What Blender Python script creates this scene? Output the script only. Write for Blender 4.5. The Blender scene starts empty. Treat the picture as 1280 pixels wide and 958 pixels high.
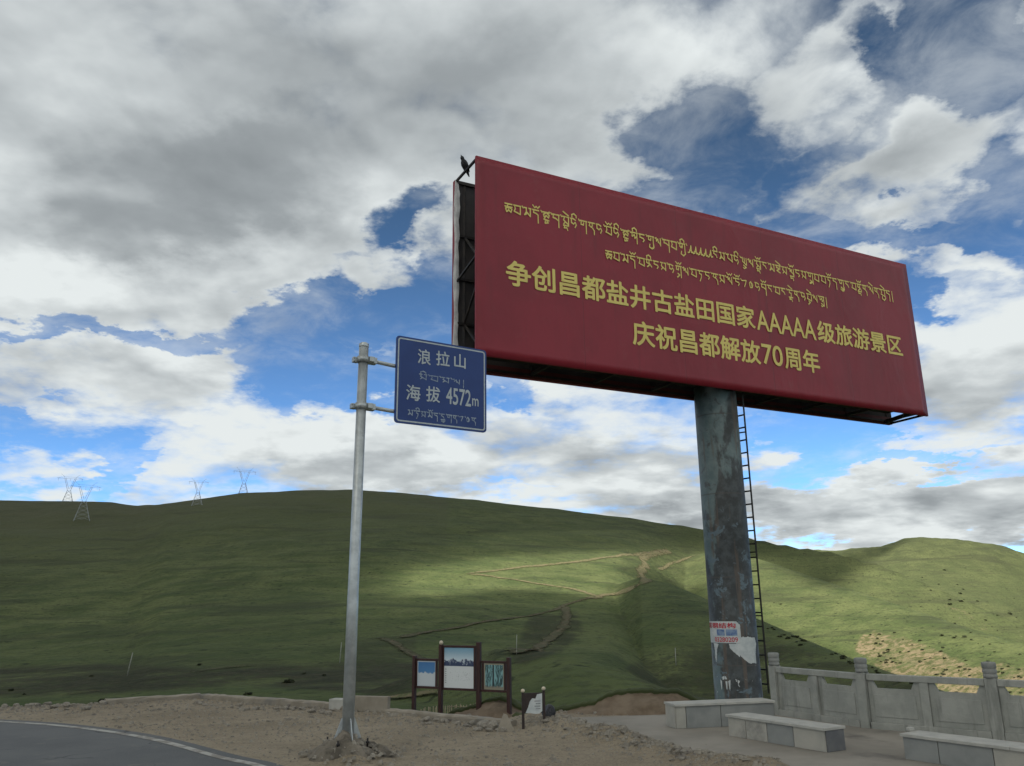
import bpy, bmesh, math, random
import numpy as np
from mathutils import Vector, Matrix

random.seed(7)
rng = np.random.default_rng(11)
SC = bpy.context.scene
COL = SC.collection
RAD = math.radians

# ------------------------------------------------------------------ camera
F, HC = 1020.0, 2.4                       # focal length in photo pixels, eye height above the lot
UPV = np.array([-43., 3739., -1020.]); UPV /= np.linalg.norm(UPV)
_f = np.array([0., 0., -1.]); _y = _f - UPV * (_f @ UPV); _y /= np.linalg.norm(_y)
RC = np.array([np.cross(_y, UPV), _y, UPV])
CAM0 = np.array([0., 0., HC])
cam_d = bpy.data.cameras.new('camera')
cam_d.sensor_width = 36.0
cam_d.lens = F / 1280 * 36
cam_d.clip_start = 0.1
cam_d.clip_end = 20000
cam = bpy.data.objects.new('camera', cam_d)
M4 = Matrix.Identity(4)
for i in range(3):
    for j in range(3):
        M4[i][j] = RC[i][j]
M4.translation = Vector(CAM0)
cam.matrix_world = M4
COL.objects.link(cam)
SC.camera = cam

# ------------------------------------------------------------------ exposure, sun, world
SC.view_settings.view_transform = 'Standard'
SC.view_settings.look = 'None'
SC.view_settings.exposure = 0.9
SC.view_settings.gamma = 1.0
SC.view_settings.use_curve_mapping = False
SC.cycles.use_denoising = True
SC.cycles.max_bounces = 6
SC.cycles.diffuse_bounces = 3
SC.cycles.volume_bounces = 1
SC.cycles.transparent_max_bounces = 12

SUN = np.array([-0.316, -0.632, 0.707]); SUN /= np.linalg.norm(SUN)
sl = bpy.data.lights.new('sun', 'SUN')
sl.energy = 5.0
sl.angle = RAD(0.5)
sl.color = (1.0, 0.93, 0.79)
so = bpy.data.objects.new('sun', sl)
so.rotation_euler = Vector(-SUN).to_track_quat('-Z', 'Y').to_euler()
so.location = (-30, -60, 80)
COL.objects.link(so)


def ray(px, py):
    d = RC @ np.array([px - 640., 479. - py, -F])
    return d / np.linalg.norm(d)


def ground(px, py, z=0.0):
    d = ray(px, py)
    return CAM0 + d * ((z - HC) / d[2])


def atY(px, py, Y):
    d = ray(px, py)
    return CAM0 + d * (Y / d[1])


def azel(px, py):
    d = ray(px, py)
    return math.atan2(d[0], d[1]), math.asin(d[2])


class NT:
    """tiny helper to write node trees"""
    def __init__(s, tree):
        s.t = tree; s.n = tree.nodes; s.l = tree.links

    def add(s, typ, ins=None, **props):
        nd = s.n.new(typ)
        for k, v in props.items():
            setattr(nd, k, v)
        for k, v in (ins or {}).items():
            s.put(nd, k, v)
        return nd

    def put(s, nd, k, v):
        sock = nd.inputs[k]
        if hasattr(v, 'links'):
            s.l.new(v, sock)
        else:
            sock.default_value = v

    def math(s, op, a, b=None, c=None, clamp=False):
        nd = s.n.new('ShaderNodeMath'); nd.operation = op; nd.use_clamp = clamp
        for i, v in enumerate((a, b, c)):
            if v is not None:
                s.put(nd, i, v)
        return nd.outputs[0]

    def mix(s, f, a, b, blend='MIX'):
        nd = s.n.new('ShaderNodeMix'); nd.data_type = 'RGBA'; nd.blend_type = blend
        s.put(nd, 0, f); s.put(nd, 6, a); s.put(nd, 7, b)
        return nd.outputs[2]

    def smooth(s, v, lo, hi):
        nd = s.n.new('ShaderNodeMapRange'); nd.interpolation_type = 'SMOOTHSTEP'
        s.put(nd, 0, v); s.put(nd, 1, lo); s.put(nd, 2, hi); s.put(nd, 3, 0.0); s.put(nd, 4, 1.0)
        return nd.outputs[0]

    def noise(s, vec, scale, detail=4.0, rough=0.55, dist=0.0):
        nd = s.n.new('ShaderNodeTexNoise')
        if vec is not None:
            s.l.new(vec, nd.inputs['Vector'])
        nd.inputs['Scale'].default_value = scale
        nd.inputs['Detail'].default_value = detail
        nd.inputs['Roughness'].default_value = rough
        nd.inputs['Distortion'].default_value = dist
        return nd.outputs[0]


def c4(c):
    return (c[0], c[1], c[2], 1.0)


# ---- sky: Nishita blue with a field of clouds placed by azimuth and elevation
world = bpy.data.worlds.new('World')
SC.world = world
world.use_nodes = True
W = NT(world.node_tree)
W.n.clear()
sky = W.add('ShaderNodeTexSky')
sky.sky_type = 'NISHITA'
sky.sun_disc = False
sky.sun_elevation = math.asin(SUN[2])
sky.sun_rotation = math.atan2(SUN[0], SUN[1])
sky.altitude = 4500
sky.air_density = 1.0
sky.dust_density = 0.3
sky.ozone_density = 1.5
geo = W.add('ShaderNodeTexCoord')
sep = W.add('ShaderNodeSeparateXYZ', {0: geo.outputs['Generated']})
dx, dy, dz = sep.outputs
az = W.math('ARCTAN2', dx, dy)
el = W.math('ARCSINE', W.math('MINIMUM', W.math('MAXIMUM', dz, -1.0), 1.0))


def plane_coords(lift, kx=1.0):
    den = W.math('MAXIMUM', W.math('ADD', dz, 0.20 + lift), 0.05)
    return W.add('ShaderNodeCombineXYZ', {0: W.math('DIVIDE', W.math('MULTIPLY', dx, kx), den),
                                          1: W.math('DIVIDE', dy, den), 2: 3.7}).outputs[0]


q0 = plane_coords(0.0)
q1 = plane_coords(0.022)
n0 = W.noise(q0, 2.6, 9.0, 0.56, 0.25)
n1 = W.noise(q1, 2.6, 5.0, 0.50, 0.25)
n0s = W.noise(q0, 2.6, 5.0, 0.50, 0.25)
nbig = W.noise(q0, 1.1, 3.0, 0.5)
# ragged outline: the cloud positions are warped by two noises
wn = W.add('ShaderNodeTexNoise')
W.l.new(q0, wn.inputs['Vector']); wn.inputs['Scale'].default_value = 4.2
wn.inputs['Detail'].default_value = 7.0; wn.inputs['Roughness'].default_value = 0.6
wsep = W.add('ShaderNodeSeparateXYZ', {0: wn.outputs['Color']})
WARP = 0.24
uu = W.math('MULTIPLY_ADD', W.math('SUBTRACT', wsep.outputs[0], 0.5), WARP, az)
vv = W.math('MULTIPLY_ADD', W.math('SUBTRACT', wsep.outputs[1], 0.5), WARP * 0.75, el)
uv = W.add('ShaderNodeCombineXYZ', {0: uu, 1: vv, 2: 0.0}).outputs[0]
uvs = W.add('ShaderNodeCombineXYZ', {0: W.math('MULTIPLY_ADD', W.math('SUBTRACT', wsep.outputs[0], 0.5), WARP * 0.7, az),
                                     1: W.math('MULTIPLY_ADD', W.math('SUBTRACT', wsep.outputs[1], 0.5), WARP * 0.6, el), 2: 0.0}).outputs[0]


def blobs(lst, vec, start):
    acc = start
    for (px, py, a, b, ang, w) in lst:
        u0, v0 = azel(px, py)
        ca, sa = math.cos(RAD(ang)), math.sin(RAD(ang))
        u1, v1 = azel(px + a * ca, py - a * sa)
        u2, v2 = azel(px + b * sa, py + b * ca)
        A = math.hypot(u1 - u0, v1 - v0); B = math.hypot(u2 - u0, v2 - v0)
        mp = W.add('ShaderNodeMapping', vector_type='TEXTURE')
        W.l.new(vec, mp.inputs['Vector'])
        mp.inputs['Location'].default_value = (u0, v0, 0)
        mp.inputs['Rotation'].default_value = (0, 0, math.atan2(v1 - v0, u1 - u0))
        mp.inputs['Scale'].default_value = (A, B, 1)
        gr = W.add('ShaderNodeTexGradient', {0: mp.outputs[0]}, gradient_type='SPHERICAL')
        acc = W.math('MULTIPLY_ADD', W.math('SMOOTH_MIN', gr.outputs[1], 0.6, 0.3), w * 0.85, acc)
    return acc


# (photo x, y, half length, half width, tilt in degrees, weight)
CLOUDS = [
    (250, 130, 640, 330, 3, 2.2), (120, 340, 300, 90, 4, 1.2), (330, 335, 150, 70, 18, .9), (690, 60, 260, 150, -8, 1.2),
    (740, 175, 110, 80, 20, .6),
    (490, 352, 58, 40, 25, 1.5), (450, 285, 80, 30, 10, 1.1), (515, 300, 50, 16, 20, .8),
    (100, 490, 170, 60, 0, 1.2), (210, 475, 120, 55, -14, 1.3), (270, 452, 80, 34, 5, 1.0), (380, 560, 260, 70, -4, 1.6),
    (620, 560, 300, 80, 0, 1.6), (700, 495, 150, 34, -6, .9), (40, 600, 120, 40, 5, 1.1), (375, 459, 70, 16, 6, 1.1), (60, 432, 70, 16, 6, .7),
    (1010, 105, 150, 62, 42, 1.3), (1080, 25, 130, 40, 20, .8), (1150, 180, 210, 72, 18, 1.7), (960, 255, 130, 55, 22, 1.0),
    (1110, 302, 75, 26, 12, 1.4), (1225, 318, 80, 22, -5, 1.1), (1055, 272, 60, 22, 10, .7),
    (1225, 440, 130, 135, 0, 1.9), (1150, 520, 120, 50, 10, .9), (985, 556, 40, 18, 0, 1.0), (1090, 640, 330, 62, 0, 1.9),
    (830, 620, 200, 60, 0, 1.2), (930, 600, 90, 30, 0, .6), (1240, 590, 140, 40, 0, 1.2),
    (790, 215, 70, 35, 25, .7), (700, 650, 1000, 60, 0, .9), (1150, 640, 300, 60, 0, .6),
]
HOLES = [
    (520, 262, 62, 38, 15, -2.2), (480, 300, 60, 24, 30, -.8), (540, 350, 60, 66, 0, -1.5), (440, 395, 190, 34, 8, -2.0),
    (60, 412, 130, 20, -4, -1.6), (190, 428, 120, 20, -2, -1.6), (420, 470, 170, 46, -8, -1.5), (330, 432, 60, 30, 0, -.8),
    (20, 545, 60, 16, 0, -1.3), (140, 590, 62, 30, 20, -1.7), (60, 500, 60, 10, 0, -.6),
    (1020, 205, 150, 24, 40, -1.0), (1190, 20, 90, 60, 0, -.9), (425, 372, 60, 24, 30, -.7), (840, 140, 105, 66, 0, -1.9), (905, 205, 90, 40, 30, -1.5), (790, 150, 60, 60, 0, -.9), (860, 245, 100, 28, -12, -1.1), (1080, 60, 60, 30, -25, -1.3), (1225, 70, 110, 90, 0, -1.75),
    (1160, 280, 240, 28, 2, -1.5), (1010, 300, 120, 20, -18, -1.1), (1130, 370, 60, 50, 0, -2.0), (980, 545, 150, 34, -4, -2.0), (1150, 578, 140, 15, 2, -1.2),
    (520, 400, 60, 40, 0, -.9), (1040, 250, 90, 30, 20, -.7), (1270, 230, 60, 60, 0, -.8), (940, 225, 60, 50, 0, -.6), (640, 480, 60, 16, -8, -1.0), (620, 605, 50, 10, 0, -.5),
]
GREYS = [
    (330, 120, 820, 340, 4, .38), (200, 245, 190, 120, 0, .62), (330, 215, 140, 90, 10, .6), (470, 120, 330, 140, 5, .55), (660, 110, 200, 120, 0, .3),
    (1230, 625, 130, 60, 0, .62), (820, 575, 190, 40, 0, .5), (470, 590, 240, 36, 0, .45), (1180, 540, 130, 50, 0, .4), (1020, 240, 190, 50, 18, .45), (1000, 625, 160, 28, 0, .35), (890, 650, 200, 28, 0, .4),
    (1170, 190, 120, 60, 15, .3), (250, 30, 300, 70, 0, .1),
    (150, 345, 260, 40, 4, -.35), (230, 500, 220, 50, 0, -.4), (1220, 400, 110, 70, 0, -.45), (1010, 110, 260, 110, 35, .28), (1150, 190, 200, 90, 15, .15), (740, 200, 150, 80, 0, .2), (690, 500, 150, 30, 0, -.3), (20, 250, 60, 150, 0, -.2), (520, 40, 300, 60, 0, -.12),
]
n2 = W.noise(q0, 7.5, 8.0, 0.62, 0.4)


def billow(vec):
    nd = W.add('ShaderNodeTexVoronoi', feature='F1', normalize=True)
    W.l.new(vec, nd.inputs['Vector'])
    nd.inputs['Scale'].default_value = 3.4; nd.inputs['Detail'].default_value = 2.0
    nd.inputs['Roughness'].default_value = 0.55; nd.inputs['Lacunarity'].default_value = 2.3
    return nd.outputs['Distance']


def wobble(q):
    nd = W.add('ShaderNodeTexNoise'); W.l.new(q, nd.inputs['Vector']); nd.inputs['Scale'].default_value = 5.0; nd.inputs['Detail'].default_value = 4.0
    o_ = W.add('ShaderNodeVectorMath', {0: nd.outputs['Color'], 1: (.5, .5, .5)}, operation='SUBTRACT').outputs[0]
    o_ = W.add('ShaderNodeVectorMath', {0: o_, 'Scale': .22}, operation='SCALE').outputs[0]
    return W.add('ShaderNodeVectorMath', {0: q, 1: o_}, operation='ADD').outputs[0]


b0 = billow(wobble(q0)); b1 = billow(wobble(q1))
nl0 = W.noise(q0, 1.7, 3.0, 0.5); nl1 = W.noise(plane_coords(0.085), 1.7, 3.0, 0.5)
dens = W.math('MULTIPLY_ADD', W.math('SUBTRACT', n0, 0.5), 2.7, -0.20)
dens = W.math('MULTIPLY_ADD', W.math('SUBTRACT', n2, 0.5), 0.9, dens)
dens = W.math('MULTIPLY_ADD', W.math('SUBTRACT', 0.42, b0), 1.5, dens)
dens = W.math('MULTIPLY_ADD', W.math('SUBTRACT', nbig, 0.5), 0.6, dens)
# heavier cover overhead and behind
dens = W.math('MULTIPLY_ADD', W.smooth(el, .74, .95), 1.1, dens)
dens = W.math('MULTIPLY_ADD', W.smooth(dy, .45, .1), .9, dens)
dens = blobs(CLOUDS + [h[:5] + (h[5] * 1.2,) for h in HOLES], uv, dens)
alpha = W.smooth(dens, -0.35, 0.85)
veil = W.math('MULTIPLY', W.smooth(W.math('ADD', W.math('MULTIPLY', n2, .45), W.math('MULTIPLY', n0, .55)), .42, .66), W.smooth(dens, -2.6, -0.2))
alpha = W.math('MAXIMUM', alpha, W.math('MULTIPLY', veil, .42))
thick = W.smooth(dens, 0.15, 1.6)
puff = W.math('MULTIPLY', W.math('SUBTRACT', n0s, n1), 1.25)
puff = W.math('MULTIPLY_ADD', W.math('SUBTRACT', b1, b0), 0.75, puff)
puff = W.math('MULTIPLY_ADD', W.math('SUBTRACT', nl0, nl1), 1.0, puff)
grey = blobs(GREYS, uvs, W.math('MULTIPLY', thick, 0.10))
grey = W.math('MULTIPLY_ADD', W.math('SUBTRACT', nbig, 0.5), 0.35, grey)
bright = W.math('SUBTRACT', W.math('ADD', 0.95, W.math('MULTIPLY_ADD', W.math('SUBTRACT', n2, .5), .22, puff)), grey, clamp=True)
ramp = W.add('ShaderNodeValToRGB', {0: bright})
cr = ramp.color_ramp
cr.elements[0].position = 0.0; cr.elements[0].color = c4((1.28, 1.42, 1.50))
cr.elements[1].position = 1.0; cr.elements[1].color = c4((4.25, 4.5, 4.5))
for p, c in ((0.35, (1.80, 1.97, 2.06)), (0.7, (2.98, 3.2, 3.27))):
    e = cr.elements.new(p); e.color = c4(c)
CL = ramp.outputs[0]
blue = W.mix(1.0, sky.outputs[0], c4((0.54, 0.72, 0.84)), 'MULTIPLY')
# low down the blue is paler, higher up deeper
blue = W.mix(W.smooth(el, 0.05, 0.60), W.mix(1.0, blue, c4((1.15, 1.25, 1.3)), 'MULTIPLY'), W.mix(1.0, blue, c4((.75, .72, .62)), 'MULTIPLY'))
skycol = W.mix(alpha, blue, CL)
bg = W.add('ShaderNodeBackground', {'Color': skycol, 'Strength': 0.1})
wo = W.add('ShaderNodeOutputWorld', {0: bg.outputs[0]})


# ------------------------------------------------------------------ object helpers
def tag(o, label=None, cat=None, group=None, kind=None):
    if label: o['label'] = label
    if cat: o['category'] = cat
    if group: o['group'] = group
    if kind: o['kind'] = kind
    return o


def thing(name, label, cat, loc=(0, 0, 0), rz=0.0, group=None):
    o = bpy.data.objects.new(name, None)
    o.empty_display_size = 0.2
    o.location = loc
    o.rotation_euler = (0, 0, rz)
    COL.objects.link(o)
    return tag(o, label, cat, group)


def link_mesh(name, me, mat=None, parent=None, smooth=False):
    o = bpy.data.objects.new(name, me)
    COL.objects.link(o)
    if mat is not None:
        for m in (mat if isinstance(mat, (list, tuple)) else [mat]):
            me.materials.append(m)
    if parent is not None:
        o.parent = parent
    if smooth:
        me.polygons.foreach_set('use_smooth', [True] * len(me.polygons))
    return o


class MB:
    """collects shapes and links them as one mesh object"""
    def __init__(s):
        s.bm = bmesh.new()

    def quad(s, pts, mi=0):
        f = s.bm.faces.new([s.bm.verts.new(p) for p in pts]); f.material_index = mi
        return f

    def box(s, c, size, M=None, bev=0.0, mi=0):
        b = bmesh.new()
        bmesh.ops.create_cube(b, size=1.0)
        for v in b.verts:
            v.co = Vector((v.co.x * size[0], v.co.y * size[1], v.co.z * size[2]))
        if bev > 0:
            bmesh.ops.bevel(b, geom=list(b.edges), offset=bev, segments=2, affect='EDGES', profile=0.6)
        for v in b.verts:
            v.co = (M @ v.co if M is not None else v.co) + Vector(c)
        s.merge(b, mi)
        return s

    def merge(s, b, mi=0):
        mp = {}
        for v in b.verts:
            mp[v] = s.bm.verts.new(v.co)
        for f in b.faces:
            try:
                nf = s.bm.faces.new([mp[v] for v in f.verts]); nf.material_index = mi; nf.smooth = f.smooth
            except ValueError:
                pass
        b.free()

    def bar(s, a, b, w, h=None, up=(0, 0, 1), bev=0.0):
        a = Vector(a); b = Vector(b); d = b - a; L = d.length
        x = d.normalized(); u = Vector(up)
        if abs(x.dot(u)) > 0.98: u = Vector((0, 1, 0))
        y = u.cross(x).normalized(); z = x.cross(y)
        M = Matrix((x, y, z)).transposed()
        return s.box((a + b) / 2, (L, w, h or w), M, bev)

    def tube(s, pts, r, seg=14, caps=True):
        pts = [Vector(p) for p in pts]
        rs = r if isinstance(r, (list, tuple)) else [r] * len(pts)
        rings = []
        ref = Vector((0.31, 0.95, 0.05))
        for i, p in enumerate(pts):
            d = (pts[min(i + 1, len(pts) - 1)] - pts[max(i - 1, 0)]).normalized()
            if abs(d.dot(ref)) > 0.95: ref = Vector((1, 0, 0.1))
            x = d.cross(ref).normalized(); y = d.cross(x)
            rings.append([s.bm.verts.new(p + (x * math.cos(2 * math.pi * k / seg) + y * math.sin(2 * math.pi * k / seg)) * rs[i]) for k in range(seg)])
        for i in range(len(rings) - 1):
            for k in range(seg):
                f = s.bm.faces.new((rings[i][k], rings[i][(k + 1) % seg], rings[i + 1][(k + 1) % seg], rings[i + 1][k])); f.smooth = True
        if caps:
            s.bm.faces.new(rings[0][::-1]); s.bm.faces.new(rings[-1])
        return s

    def lathe(s, c, prof, seg=20, sq=False):
        rings = []
        for (r, z) in prof:
            rings.append([s.bm.verts.new((c[0] + r * math.cos(2 * math.pi * k / seg), c[1] + r * math.sin(2 * math.pi * k / seg), c[2] + z)) for k in range(seg)])
        for i in range(len(rings) - 1):
            for k in range(seg):
                f = s.bm.faces.new((rings[i][k], rings[i][(k + 1) % seg], rings[i + 1][(k + 1) % seg], rings[i + 1][k])); f.smooth = True
        s.bm.faces.new(rings[0][::-1]); s.bm.faces.new(rings[-1])
        return s

    def prism(s, poly, thick, M):
        """poly in local (x,z), extruded along local y, placed by a 4x4"""
        n = len(poly)
        a = [s.bm.verts.new(M @ Vector((p[0], 0, p[1]))) for p in poly]
        b = [s.bm.verts.new(M @ Vector((p[0], thick, p[1]))) for p in poly]
        s.bm.faces.new(a); s.bm.faces.new(b[::-1])
        for i in range(n):
            s.bm.faces.new((a[i], b[i], b[(i + 1) % n], a[(i + 1) % n]))
        return s

    def build(s, name, mat=None, parent=None, smooth=None):
        bmesh.ops.recalc_face_normals(s.bm, faces=list(s.bm.faces))
        me = bpy.data.meshes.new(name)
        s.bm.to_mesh(me); s.bm.free()
        o = link_mesh(name, me, mat, parent)
        if smooth is not None:
            me.polygons.foreach_set('use_smooth', [smooth] * len(me.polygons))
        return o


# ------------------------------------------------------------------ materials
def material(name, c1, c2=None, scale=3.0, rough=0.8, bump=0.0, bscale=None, detail=5.0, metal=0.0, c3=None, s3=0.7, lo3=.55, hi3=.7, spec=0.3, coords='Object', lo=.35, hi=.65, stretch=None):
    m = bpy.data.materials.new(name); m.use_nodes = True
    T = NT(m.node_tree)
    p = T.n['Principled BSDF']
    tc = T.add('ShaderNodeTexCoord').outputs[coords]
    if stretch:
        mp = T.add('ShaderNodeMapping', {0: tc}); mp.inputs['Scale'].default_value = stretch; tc = mp.outputs[0]
    col = c4(c1)
    if c2:
        n = T.noise(tc, scale, detail, 0.6)
        col = T.mix(T.smooth(n, lo, hi), c4(c1), c4(c2))
    if c3:
        n3 = T.noise(tc, s3, 6.0, 0.62)
        col = T.mix(T.smooth(n3, lo3, hi3), col, c4(c3))
    T.put(p, 'Base Color', col)
    p.inputs['Roughness'].default_value = rough
    p.inputs['Metallic'].default_value = metal
    p.inputs['Specular IOR Level'].default_value = spec
    if bump:
        nb = T.noise(tc, bscale or scale * 3, 6.0, 0.6)
        b = T.add('ShaderNodeBump', {'Height': nb, 'Strength': 0.6, 'Distance': bump})
        T.put(p, 'Normal', b.outputs[0])
    return m


M = {}
M['galv'] = material('galvanised_steel', (.36, .39, .40), (.48, .52, .53), 5, .42, .002, 30, metal=.55, c3=(.24, .26, .27), s3=2.2, lo3=.6, hi3=.72)
M['sign_blue'] = material('blue_sign_film', (.011, .040, .175), (.014, .048, .20), 1.5, .42, spec=.4)
M['sign_white'] = material('white_sign_film', (.46, .52, .56), (.40, .46, .50), 9, .5)
M['sign_faint'] = material('worn_white_film', (.32, .39, .47), (.17, .23, .34), 16, .5, lo=.4, hi=.62)
M['vinyl'] = None
M['vinyl_edge'] = material('red_vinyl_fold', (.27, .028, .045), (.22, .022, .035), 3, .6)
M['vinyl_back'] = material('vinyl_reverse', (.035, .033, .036), (.055, .05, .05), 1.5, .85)
M['gold'] = material('yellow_lettering', (.74, .63, .20), (.68, .57, .18), 3, .6)
M['turnover'] = material('dark_red_turnover', (.075, .018, .018), (.10, .022, .022), 2, .7)
M['frame_dark'] = material('dark_steel', (.022, .022, .024), (.045, .038, .034), 4, .6, metal=.3)
M['white_cloth'] = material('white_vinyl_hem', (.62, .62, .62), (.45, .45, .46), 4, .8, .01, 5)
M['ladder'] = material('ladder_steel', (.016, .018, .020), (.03, .028, .026), 5, .6, metal=.2)
M['bird'] = material('black_feathers', (.012, .013, .016), (.02, .022, .028), 20, .6)
def streaked_stone(name, c1, c2, c3):
    m = bpy.data.materials.new(name); m.use_nodes = True
    T = NT(m.node_tree); p = T.n['Principled BSDF']
    tc = T.add('ShaderNodeTexCoord').outputs['Object']
    mp = T.add('ShaderNodeMapping', {0: tc}); mp.inputs['Scale'].default_value = (6, 6, .8)
    st = T.noise(mp.outputs[0], 1.0, 6, .65); bl = T.noise(tc, 2.2, 7, .65); gr = T.noise(tc, 45., 3, .7)
    c_ = T.mix(T.smooth(bl, .35, .65), c4(c1), c4(c2))
    c_ = T.mix(T.math('MULTIPLY', T.smooth(st, .52, .68), .6), c_, c4(c3))
    c_ = T.mix(T.math('MULTIPLY', T.smooth(gr, .58, .72), .4), c_, c4(c3))
    T.put(p, 'Base Color', c_); p.inputs['Roughness'].default_value = .85
    b = T.add('ShaderNodeBump', {'Height': T.math('ADD', T.math('MULTIPLY', gr, .4), bl), 'Strength': .5, 'Distance': .012})
    T.put(p, 'Normal', b.outputs[0])
    return m


M['stone'] = streaked_stone('grey_stone', (.265, .275, .25), (.34, .345, .315), (.155, .16, .145))
M['stone_head'] = material('weathered_grey_stone', (.20, .21, .20), (.27, .275, .26), 4, .85, .006, 40)
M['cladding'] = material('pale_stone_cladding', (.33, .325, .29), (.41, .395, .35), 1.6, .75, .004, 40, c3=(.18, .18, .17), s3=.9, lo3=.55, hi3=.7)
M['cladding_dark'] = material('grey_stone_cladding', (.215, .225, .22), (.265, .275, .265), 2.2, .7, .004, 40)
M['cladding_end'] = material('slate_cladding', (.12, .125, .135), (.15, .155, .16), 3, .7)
M['coping'] = material('stone_coping', (.35, .35, .325), (.43, .425, .39), 3, .8, .004, 30)
M['concrete'] = material('rough_concrete', (.225, .20, .16), (.29, .262, .215), 2.4, .9, .02, 9, c3=(.19, .18, .16), s3=1.2)
M['brown_wood'] = material('brown_painted_wood', (.040, .019, .018), (.060, .028, .025), 3, .55, stretch=(6, 6, .7))
M['dark_board'] = material('dark_brown_board', (.03, .022, .022), (.045, .033, .03), 5, .6)
M['knob'] = material('cream_finial', (.62, .56, .45), (.5, .42, .3), 8, .5)
M['stake'] = material('weathered_stake', (.33, .29, .2), (.22, .19, .13), 9, .9)
M['pole_wood'] = material('pale_pole', (.30, .31, .27), (.22, .23, .2), 4, .9)
M['pylon'] = material('pylon_steel', (.30, .33, .35), (.36, .39, .41), 1, .6, metal=.3)
M['rock'] = material('rubble_stone', (.185, .168, .14), (.29, .268, .225), 3.5, .95, .02, 9, c3=(.15, .135, .12), s3=1.6)
M['soil'] = material('dug_soil', (.13, .098, .068), (.185, .145, .105), 2.5, 1, .05, 6, c3=(.09, .07, .05), s3=.9)
M['mound'] = material('mound_soil', (.14, .125, .10), (.22, .195, .16), 5, 1, .05, 12, c3=(.09, .08, .065), s3=2.5, lo3=.48, hi3=.6)
M['paper'] = material('white_paper', (.55, .58, .58), (.44, .48, .49), 7, .8)
M['red_ink'] = material('red_ink', (.42, .03, .05), (.5, .06, .08), 9, .7)
M['blue_ink'] = material('blue_print', (.07, .13, .30), (.22, .30, .42), 9, .7)
M['grey_ink'] = material('grey_print', (.2, .21, .22), (.3, .31, .32), 20, .7)
M['bag'] = material('dark_plastic', (.02, .022, .026), (.06, .06, .07), 9, .5)
M['scrub_leaf'] = material('scrub_leaf', (.020, .027, .013), (.042, .048, .022), 1.3, .9)
M['track'] = material('bare_track', (.25, .205, .14), (.17, .155, .095), .09, 1, c3=(.09, .095, .045), s3=.16, lo3=.50, hi3=.66)
M['track_dark'] = material('muddy_track', (.072, .062, .044), (.05, .052, .032), .09, 1, c3=(.046, .056, .028), s3=.13, lo3=.42, hi3=.55)


def vinyl_mat():
    m = bpy.data.materials.new('red_vinyl'); m.use_nodes = True
    T = NT(m.node_tree); p = T.n['Principled BSDF']
    tc = T.add('ShaderNodeTexCoord').outputs['Object']
    dt = T.add('ShaderNodeVectorMath', {0: tc, 1: (math.sin(RAD(63)), math.cos(RAD(63)), 0)}, operation='DOT_PRODUCT').outputs['Value']
    z = T.add('ShaderNodeSeparateXYZ', {0: tc}).outputs[2]
    n1 = T.noise(tc, .35, 5, .6); n2 = T.noise(tc, 2.2, 6, .65)
    fl = T.math('ABSOLUTE', T.math('SUBTRACT', T.math('FRACT', T.math('DIVIDE', dt, 2.9)), .5))
    seam = T.smooth(fl, .0045, .0012)
    mp = T.add('ShaderNodeMapping', {0: tc}); mp.inputs['Scale'].default_value = (3, 3, .25)
    streak = T.noise(mp.outputs[0], 1.4, 5, .6)
    col = T.mix(T.smooth(n1, .35, .65), c4((.20, .012, .025)), c4((.25, .016, .032)))
    col = T.mix(T.math('MULTIPLY', T.smooth(streak, .52, .72), .30), col, c4((.13, .018, .024)))
    col = T.mix(T.math('MULTIPLY', T.smooth(n2, .55, .75), .16), col, c4((.22, .075, .075)))
    col = T.mix(T.math('MULTIPLY', seam, .45), col, c4((.09, .012, .016)))
    T.put(p, 'Base Color', col)
    p.inputs['Roughness'].default_value = .42
    p.inputs['Specular IOR Level'].default_value = .4
    # slack folds running diagonally off the corners
    mp2 = T.add('ShaderNodeMapping', {0: tc}); mp2.inputs['Scale'].default_value = (.9, .9, .5); mp2.inputs['Rotation'].default_value = (.5, .7, 0)
    w = T.noise(mp2.outputs[0], 1.0, 3, .5, 1.2)
    hgt = T.math('ADD', T.math('MULTIPLY', w, .05), T.math('MULTIPLY', seam, -.004))
    b = T.add('ShaderNodeBump', {'Height': hgt, 'Strength': .55, 'Distance': 1.0})
    T.put(p, 'Normal', b.outputs[0])
    return m


M['vinyl'] = vinyl_mat()


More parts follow.
